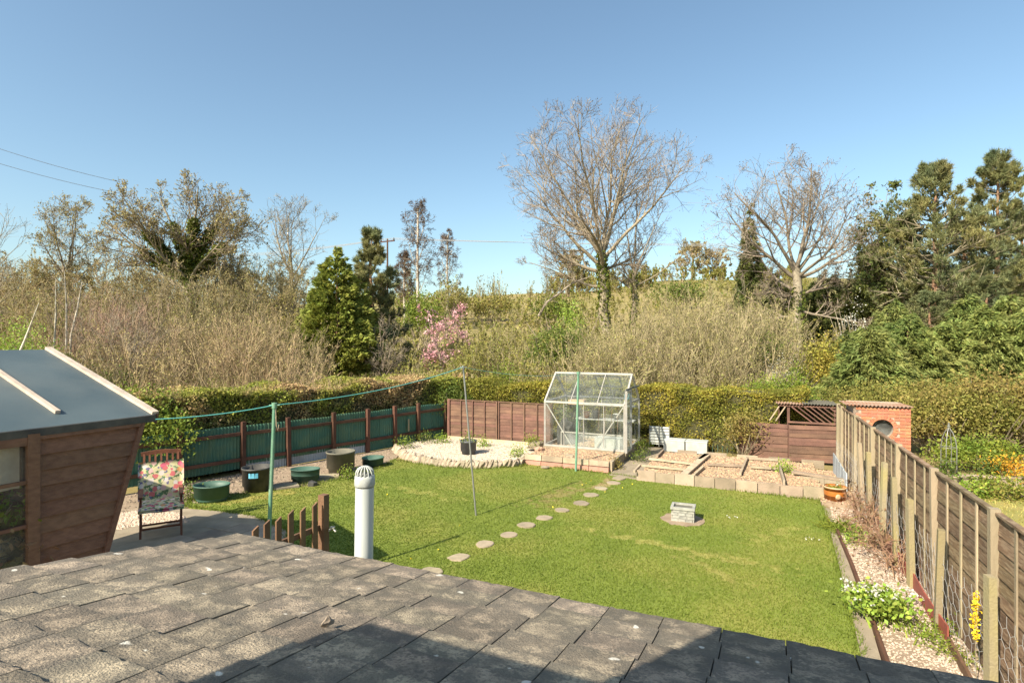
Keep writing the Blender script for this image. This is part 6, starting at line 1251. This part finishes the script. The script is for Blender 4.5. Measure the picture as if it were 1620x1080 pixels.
# more pines filling in behind the two large ones
pines_ = [o for o in col.objects if o.name.startswith('scots_pine') and o.parent is None]; hp0, hp1 = H + (540 - 252) / FPX * 33, H + (540 - 234) / FPX * 34
for k, (x, d, ty, sx, src, hs0, lab) in enumerate([(1425, 38, 330, 1.0, 0, hp0, 'olive pine filling the gap left of the large pine'), (1525, 38, 325, 1.05, 0, hp0, 'pine between the two tall pines, further back'), (1618, 39, 310, 1.1, 1, hp1, 'pine at the right photo edge behind the tall one'), (1385, 40, 410, .8, 0, hp0, 'low pine behind the white blossom'), (1560, 31, 420, .75, 0, hp0, 'short pine rising in front of the tall orange barked one'), (1470, 29, 445, .65, 0, hp0, 'small olive pine in front of the large spreading pine')]):
    b = TP(x, d); clone(pines_[src], b, sx, (H + (540 - ty) / FPX * d - b[2]) / hs0, 1.3 * k + .7, lab)
# leylandii bank
bank = {}
for i, (x, d, ty, r_, m_, lab) in enumerate([(1378, 21.5, 505, 1.7, 'conifer_green', 'feathery dark green conifer at the left end of the conifer bank'), (1436, 22.5, 492, 1.9, 'conifer_green', 'bright feathery conifer second in the conifer bank'), (1500, 23, 500, 2.1, 'conifer_green', 'broad feathery conifer in the middle of the conifer bank'), (1560, 22.5, 478, 2.0, 'conifer_green', 'feathery conifer with a visible trunk below the tall pine'), (1622, 22, 488, 2.0, 'conifer_green', 'feathery conifer at the right edge of the photo'), (1415, 27, 470, 2.0, 'conifer_green', 'taller conifer rising behind the left of the conifer bank'), (1530, 27.5, 462, 2.2, 'conifer_green', 'taller conifer rising behind the middle of the conifer bank'), (1600, 27.5, 455, 2.1, 'conifer_green', 'taller conifer rising behind the right of the conifer bank'), (1345, 26, 520, 1.6, 'conifer_dark', 'low dark conifer left of the conifer bank')]):
    b = PD(x, 540, d) * A(1, 1, 0)
    if i in (2, 4, 5, 6, 7): src, (sr, sh_) = bank[{2: 0, 4: 1, 5: 3, 6: 1, 7: 0}[i]]; clone(src, b, r_ / sr, (H + (540 - ty) / FPX * d) / sh_, i * 1.9, lab); continue
    tt_ = conifer(b, H + (540 - ty) / FPX * d, r_, 1900, m_, 80 + i, 'conifer_tree', lab, 'bank of feathery conifers', spray=.22, each=30, up=.0, droop=.6, w=.26, prof=lambda q: min(1, (1 - q) * 1.5 + .03) ** .8); bank[i] = (tt_, (r_, H + (540 - ty) / FPX * d))
# yellow bush and white blossom
leafy_bush(TP(1303, 25.5), (.95, .8, 3.7), 3600, 'yellow_leaf', .11, 'yellow_bush', 'pale yellow leaved bush under the right bare tree', 'bush', seed=151, stems=20, shell=.3)
leafy_bush(TP(1262, 26), (.7, .7, 2.6), 1800, 'lime_leaf', .10, 'green_yellow_bush', 'yellow green bush left of the pale yellow bush', 'bush', seed=152, stems=14, shell=.3)
leafy_bush(TP(1232, 26), (.9, .7, 3.0), 1100, 'white_petal', .07, 'blossom_bush', 'white blossoming bush beside the willow scrub', 'bush', seed=153, stems=60, shell=.2)
leafy_bush(TP(1350, 30), (.8, .7, 5.2), 500, 'white_petal', .09, 'blossom_bush', 'white blossoming twigs left of the pines', 'bush', seed=154, stems=60, shell=.6)
leafy_bush(TP(1215, 28), (1.4, 1.0, 3.6), 4500, 'shrub_dark', .12, 'ivy_bush', 'dark ivy covered bush behind the white blossom', 'bush', seed=155, stems=20, shell=.35)
leafy_bush(TP(888, 30), (1.9, 1.3, 3.9), 9000, 'shrub_dark', .11, 'evergreen_bush', 'dark evergreen bush below the tall ash', 'bush', seed=156, stems=30, shell=.35)
leafy_bush(TP(905, 36), (1.0, 1.0, 5.0), 2500, 'lime_leaf', .12, 'ivy_bush', 'bright green ivy mound above the dark evergreen bush', 'bush', seed=157, stems=30, shell=.35)
leafy_bush(TP(668, 45), (2.2, 1.6, 5.2), 4200, 'shrub_green', .16, 'green_bush', 'green leafed bush right of the young pine', 'bush', seed=158, stems=30, shell=.35)
leafy_bush(TP(742, 31), (1.2, 1.0, 2.6), 2600, 'scrub_leaf', .09, 'yellow_bush', 'yellow flowering low shrub under the magnolia', 'bush', seed=159, stems=30, shell=.35)
# odd bushes that break up the scrub
for k, (x, d, r_, m_, n_, sz, lab) in enumerate([(965, 24.5, (1.3, .8, 2.2), 'shrub_green', 1900, .085, 'fresh green bush at the left foot of the willow scrub'), (1065, 23.5, (1.0, .6, 1.5), 'ivy', 1400, .09, 'low dark ivy patch at the foot of the willow scrub'), (1150, 24, (1.3, .7, 2.0), 'scrub_leaf', 1700, .085, 'olive leafed bush in front of the willow scrub'), (1105, 27.5, (1.1, .9, 3.6), 'bush_olive', 1300, .10, 'rounded budding bush in the middle of the willow scrub'), (800, 27, (1.5, .9, 2.4), 'shrub_green', 2200, .09, 'green bush behind the back hedge left of the greenhouse'), (845, 25, (1.1, .7, 1.9), 'bush_olive', 1500, .08, 'olive bush behind the greenhouse roof'), (430, 22.5, (1.2, .7, 1.7), 'scrub_leaf', 1500, .075, 'yellow green bush before the straw coloured twigs'), (340, 22, (1.0, .6, 1.5), 'dry_leaf', 1200, .075, 'brown leaved bush before the straw coloured twigs'), (165, 23, (1.4, .9, 2.6), 'shrub_dark', 2000, .09, 'dark green bush behind the summerhouse ridge end'), (440, 33, (1.5, 1.0, 5.2), 'bush_olive', 1800, .12, 'olive bush left of the golden cypress'), (560, 23.5, (1.6, .7, 1.7), 'lime_leaf', 1900, .07, 'lime green low growth in front of the golden cypress'), (665, 24.5, (1.6, .7, 1.75), 'scrub_leaf', 1900, .07, 'yellow green low growth in front of the magnolia'), (880, 60, (3.0, 2, 3.6), 'ivy', 1800, .3, 'dark bramble patch on the hillside below the ash'), (1080, 75, (4.5, 2, 3.6), 'shrub_dark', 1800, .35, 'green bramble patch high on the hillside right of the ash'), (780, 70, (4.0, 2, 3.0), 'bush_olive', 1600, .3, 'brown green bramble patch on the hillside left of the ash')]):
    leafy_bush(TP(x, d), r_, n_, m_, sz, 'scrub_bush', lab, 'bush', seed=700 + k, stems=24, shell=.3)
# fallen bare branch
fb_ = empty('fallen_branch', TP(870, 37), 'pale bare branch arching out of the scrub left of the ash', 'branch'); P = np.array([PD(852, 500, 37), PD(865, 478, 37.2), PD(888, 462, 37.5), PD(905, 448, 38), PD(932, 438, 38.5)]); mb = MB(); mb.tube(P, [.09, .08, .06, .05, .03], 6)
rng = np.random.default_rng(9); a, d, l, r = spawn(P[None], np.array([[.09, .08, .06, .05, .03]]), np.array([3.]), 30, .0, 1, 25, 70, .35, .4, .1); p2_, r2_ = grow(a, d, l, r, 4, .25, (0, 0, 0)); V, F = tubes(p2_, r2_, 3); mb.add(V, F); mb.build('limb', M['bark_pale'], fb_)

# ================================================================== THICKETS (masses nobody could count)
rng = np.random.default_rng(500)
def scatter_px(x0, x1, d0, d1, n):
    d = np.sqrt(rng.uniform(d0 ** 2, d1 ** 2, n)); px = rng.uniform(x0, x1, n); x = (px - 810) / FPX * d; return np.stack([x, d, terr(x, d)], 1), px, d
def hts_for(px, d, z, xs_, ys_, jit=.22):
    ty = np.interp(px, xs_, ys_); xx_ = (px - 810) / FPX * d; ty = ty + 26 * (.5 + .5 * np.sin(xx_ * 1.7 + 2 * np.sin(d * .9)) * np.sin(d * 1.3 + xx_ * .6)) * 30 / d; h = H + (540 - ty) / FPX * d - z; return np.maximum(h * (1 - jit * rng.random(len(px)) - .03 * rng.random(len(px))), .6)
P, px, d = scatter_px(50, 490, 21.5, 34, 900)
thicket('twig_thicket', P, hts_for(px, d, P[:, 2], [50, 130, 250, 380, 440, 490], [505, 478, 462, 455, 462, 492], .3), 501, 'twig_brown', 'buds', kids=9, kids2=5, leafn=45000, leafsz=.075, spread=.7, label='mass of bare straw brown upright twigs behind the left hedge', rt=.009, r0=.016)
P, px, d = scatter_px(-40, 520, 32, 44, 480)
thicket('twig_thicket', P, hts_for(px, d, P[:, 2], [-40, 100, 250, 400, 520], [435, 428, 432, 418, 435], .4), 502, 'twig_grey', 'scrub_leaf', kids=10, kids2=6, leafn=26000, leafsz=.10, label='olive brown scrub further back on the left', rt=.009, r0=.022)
P, px, d = scatter_px(95, 235, 27, 36, 170)
thicket('pink_twigs', P, hts_for(px, d, P[:, 2], [95, 160, 235], [470, 425, 440], .3), 511, 'twig_pink', None, kids=12, kids2=6, spread=.45, rt=.0065, r0=.018, label='pinkish brown twiggy growth above the summerhouse')
P, px, d = scatter_px(-60, 500, 48, 62, 420)
thicket('distant_wood', P, hts_for(px, d, P[:, 2], [-60, 60, 180, 300, 420, 500], [395, 385, 392, 380, 388, 410], .3), 512, 'twig_grey', 'buds', kids=10, kids2=5, leafn=60000, leafsz=.17, spread=.3, rt=.014, r0=.05, clump=5, label='budding olive brown woodland behind the ivy clad tree')
P, px, d = scatter_px(925, 1235, 23.5, 35, 950)
thicket('willow_scrub', P, hts_for(px, d, P[:, 2], [925, 980, 1080, 1160, 1235], [525, 450, 415, 430, 470], .25), 503, 'twig_grey', 'willow_leaf', kids=9, kids2=5, leafn=70000, leafsz=.075, label='mass of grey green budding willow scrub behind the back hedge', rt=.0085, r0=.015, spread=.85)
P, px, d = scatter_px(620, 960, 25, 44, 800)
thicket('scrub', P, hts_for(px, d, P[:, 2], [620, 680, 740, 860, 960], [545, 535, 510, 500, 510], .45), 504, 'twig_grey', 'scrub_leaf', kids=8, kids2=4, leafn=60000, leafsz=.10, clump=3, label='yellow green scrub in the middle below the hillside', rt=.010, r0=.018, spread=.7)
P, px, d = scatter_px(560, 1300, 42, 112, 1900)
thicket('scrub', P, np.minimum(rng.uniform(.8, 3.0, len(P)), 3.0) * np.interp(d, [44, 112], [1, .7]), 505, 'twig_grey', 'scrub_leaf', kids=6, kids2=3, leafn=85000, leafsz=.18, clump=1, label='bramble and young scrub covering the hillside', rt=.016, r0=.03, spread=.7)
P, px, d = scatter_px(740, 870, 95, 104, 60)
thicket('saplings', P, rng.uniform(2, 6, len(P)), 506, 'twig_grey', 'scrub_leaf', kids=6, kids2=3, leafn=1500, leafsz=.2, label='thin young saplings along the skyline left of the ash', rt=.016, r0=.05, spread=.15)
P, px, d = scatter_px(590, 760, 60, 90, 130)
thicket('saplings', P, hts_for(px, d, P[:, 2], [590, 640, 700, 760], [425, 412, 418, 435], .5), 508, 'twig_grey', 'scrub_leaf', kids=8, kids2=4, leafn=9000, leafsz=.2, label='budding young growth under the birches', rt=.014, r0=.04, spread=.25)
P, px, d = scatter_px(870, 1260, 104, 122, 330)
thicket('hilltop_hedgerow', P, hts_for(px, d, P[:, 2], [870, 900, 930, 980, 1060, 1100, 1160, 1260], [432, 412, 410, 418, 408, 405, 418, 415], .3), 507, 'twig_brown', 'scrub_leaf', kids=10, kids2=5, leafn=52000, leafsz=.26, clump=3, label='bare hedgerow and trees along the top of the hill', rt=.022, r0=.06, spread=.5)
P, px, d = scatter_px(1180, 1700, 29, 42, 500)
thicket('scrub', P, hts_for(px, d, P[:, 2], [1180, 1700], [500, 470], .3), 509, 'twig_grey', 'bush_olive', kids=9, kids2=5, leafn=40000, leafsz=.13, label='undergrowth behind the conifer bank', rt=.009, r0=.02, spread=.5)
P, px, d = scatter_px(160, 760, 20.2, 24, 260)
thicket('brambles', P + A(0, 0, 0), hts_for(px, d, P[:, 2], [160, 330, 480, 600, 760], [575, 565, 572, 575, 580], .3), 510, 'twig_brown', 'scrub_leaf', kids=10, kids2=6, leafn=20000, leafsz=.07, label='low yellow green growth just behind the left hedge', rt=.006, r0=.012, spread=.9)
for i, (x, d, r_, lab) in enumerate([(1095, 119, 4.0, 'round bare tree on the hilltop skyline'), (1130, 122, 3.4, 'second round tree on the hilltop skyline'), (905, 113, 4.2, 'bushy tree on the hill left of the ash trunk')]):
    b = TP(x, d)
    if i: clone(ht0, b, r_ / 4.0, r_ / 4.0, i * 2.0, lab); continue
    ht0 = bare_tree(b, 2.0, 9, b + A(0, 0, 4.6), (r_ * 1.15, r_, 4.0), .3, 400 + i, twigs=5, l2=5, l3=5, name='hilltop_tree', label=lab, tw='twig_brown', bud='buds', bud_n=3, bud_size=.4, rtw=.03)[0]

# ================================================================== OVERHEAD LINES
up_ = TP(613, 72); ut = empty('telegraph_pole', up_, 'wooden electricity pole with a cross arm above the young pine', 'pole'); zt = H + (540 - 378) / FPX * 72
mb = MB(); mb.tube([up_, A(up_[0], up_[1], zt)], [.14, .10], 8); mb.build('shaft', M['wood_dark'], ut)
ca = A(up_[0], up_[1], zt - .3); mb = MB(); mb.bar(ca - A(1., -.5, 0), ca + A(1., -.5, 0), .14, .14); mb.build('cross_arm', M['wood_dark'], ut)
for k in (-1, 0, 1): mb = MB(); mb.lathe([(0, 0), (.08, 0), (.1, .1), (.05, .3), (0, .32)], ca + A(k * .9, -k * .45, .07), 8); mb.build('insulator', M['tub_black'], ut)
def cable(a, b, sag, label, r=.022):
    s = np.linspace(0, 1, 24)[:, None]; P = a + (b - a) * s; P[:, 2] -= (4 * s * (1 - s))[:, 0] * sag; mb = MB(); mb.tube(P, r, 4, caps=False); tag(mb.build('power_line', M['wire'], org=a), label, 'cable', 'overhead power lines')
for k, nm in ((-1, 'upper'), (0, 'middle'), (1, 'lower')):
    q = ca + A(k * .9, -k * .45, .35)
    cable(q, PD(1800, 372 + k * 5, 95), 1.2, nm + ' wire running right from the electricity pole'); cable(q, PD(60, 410 + k * 5, 62), 1.0, nm + ' wire running left from the electricity pole')
cable(PD(-60, 215, 40), PD(190, 288, 42), .2, 'higher dark cable crossing the sky at the upper left', .016); cable(PD(-60, 240, 40), PD(190, 306, 42), .2, 'lower dark cable crossing the sky at the upper left', .016)
M['cable_dark'] = mat('cable_dark', (.10, .11, .13), rough=.6)
for o in col.objects:
    if o.name.startswith('power_line') and 'dark cable' in o.get('label', ''): o.data.materials[0] = M['cable_dark']
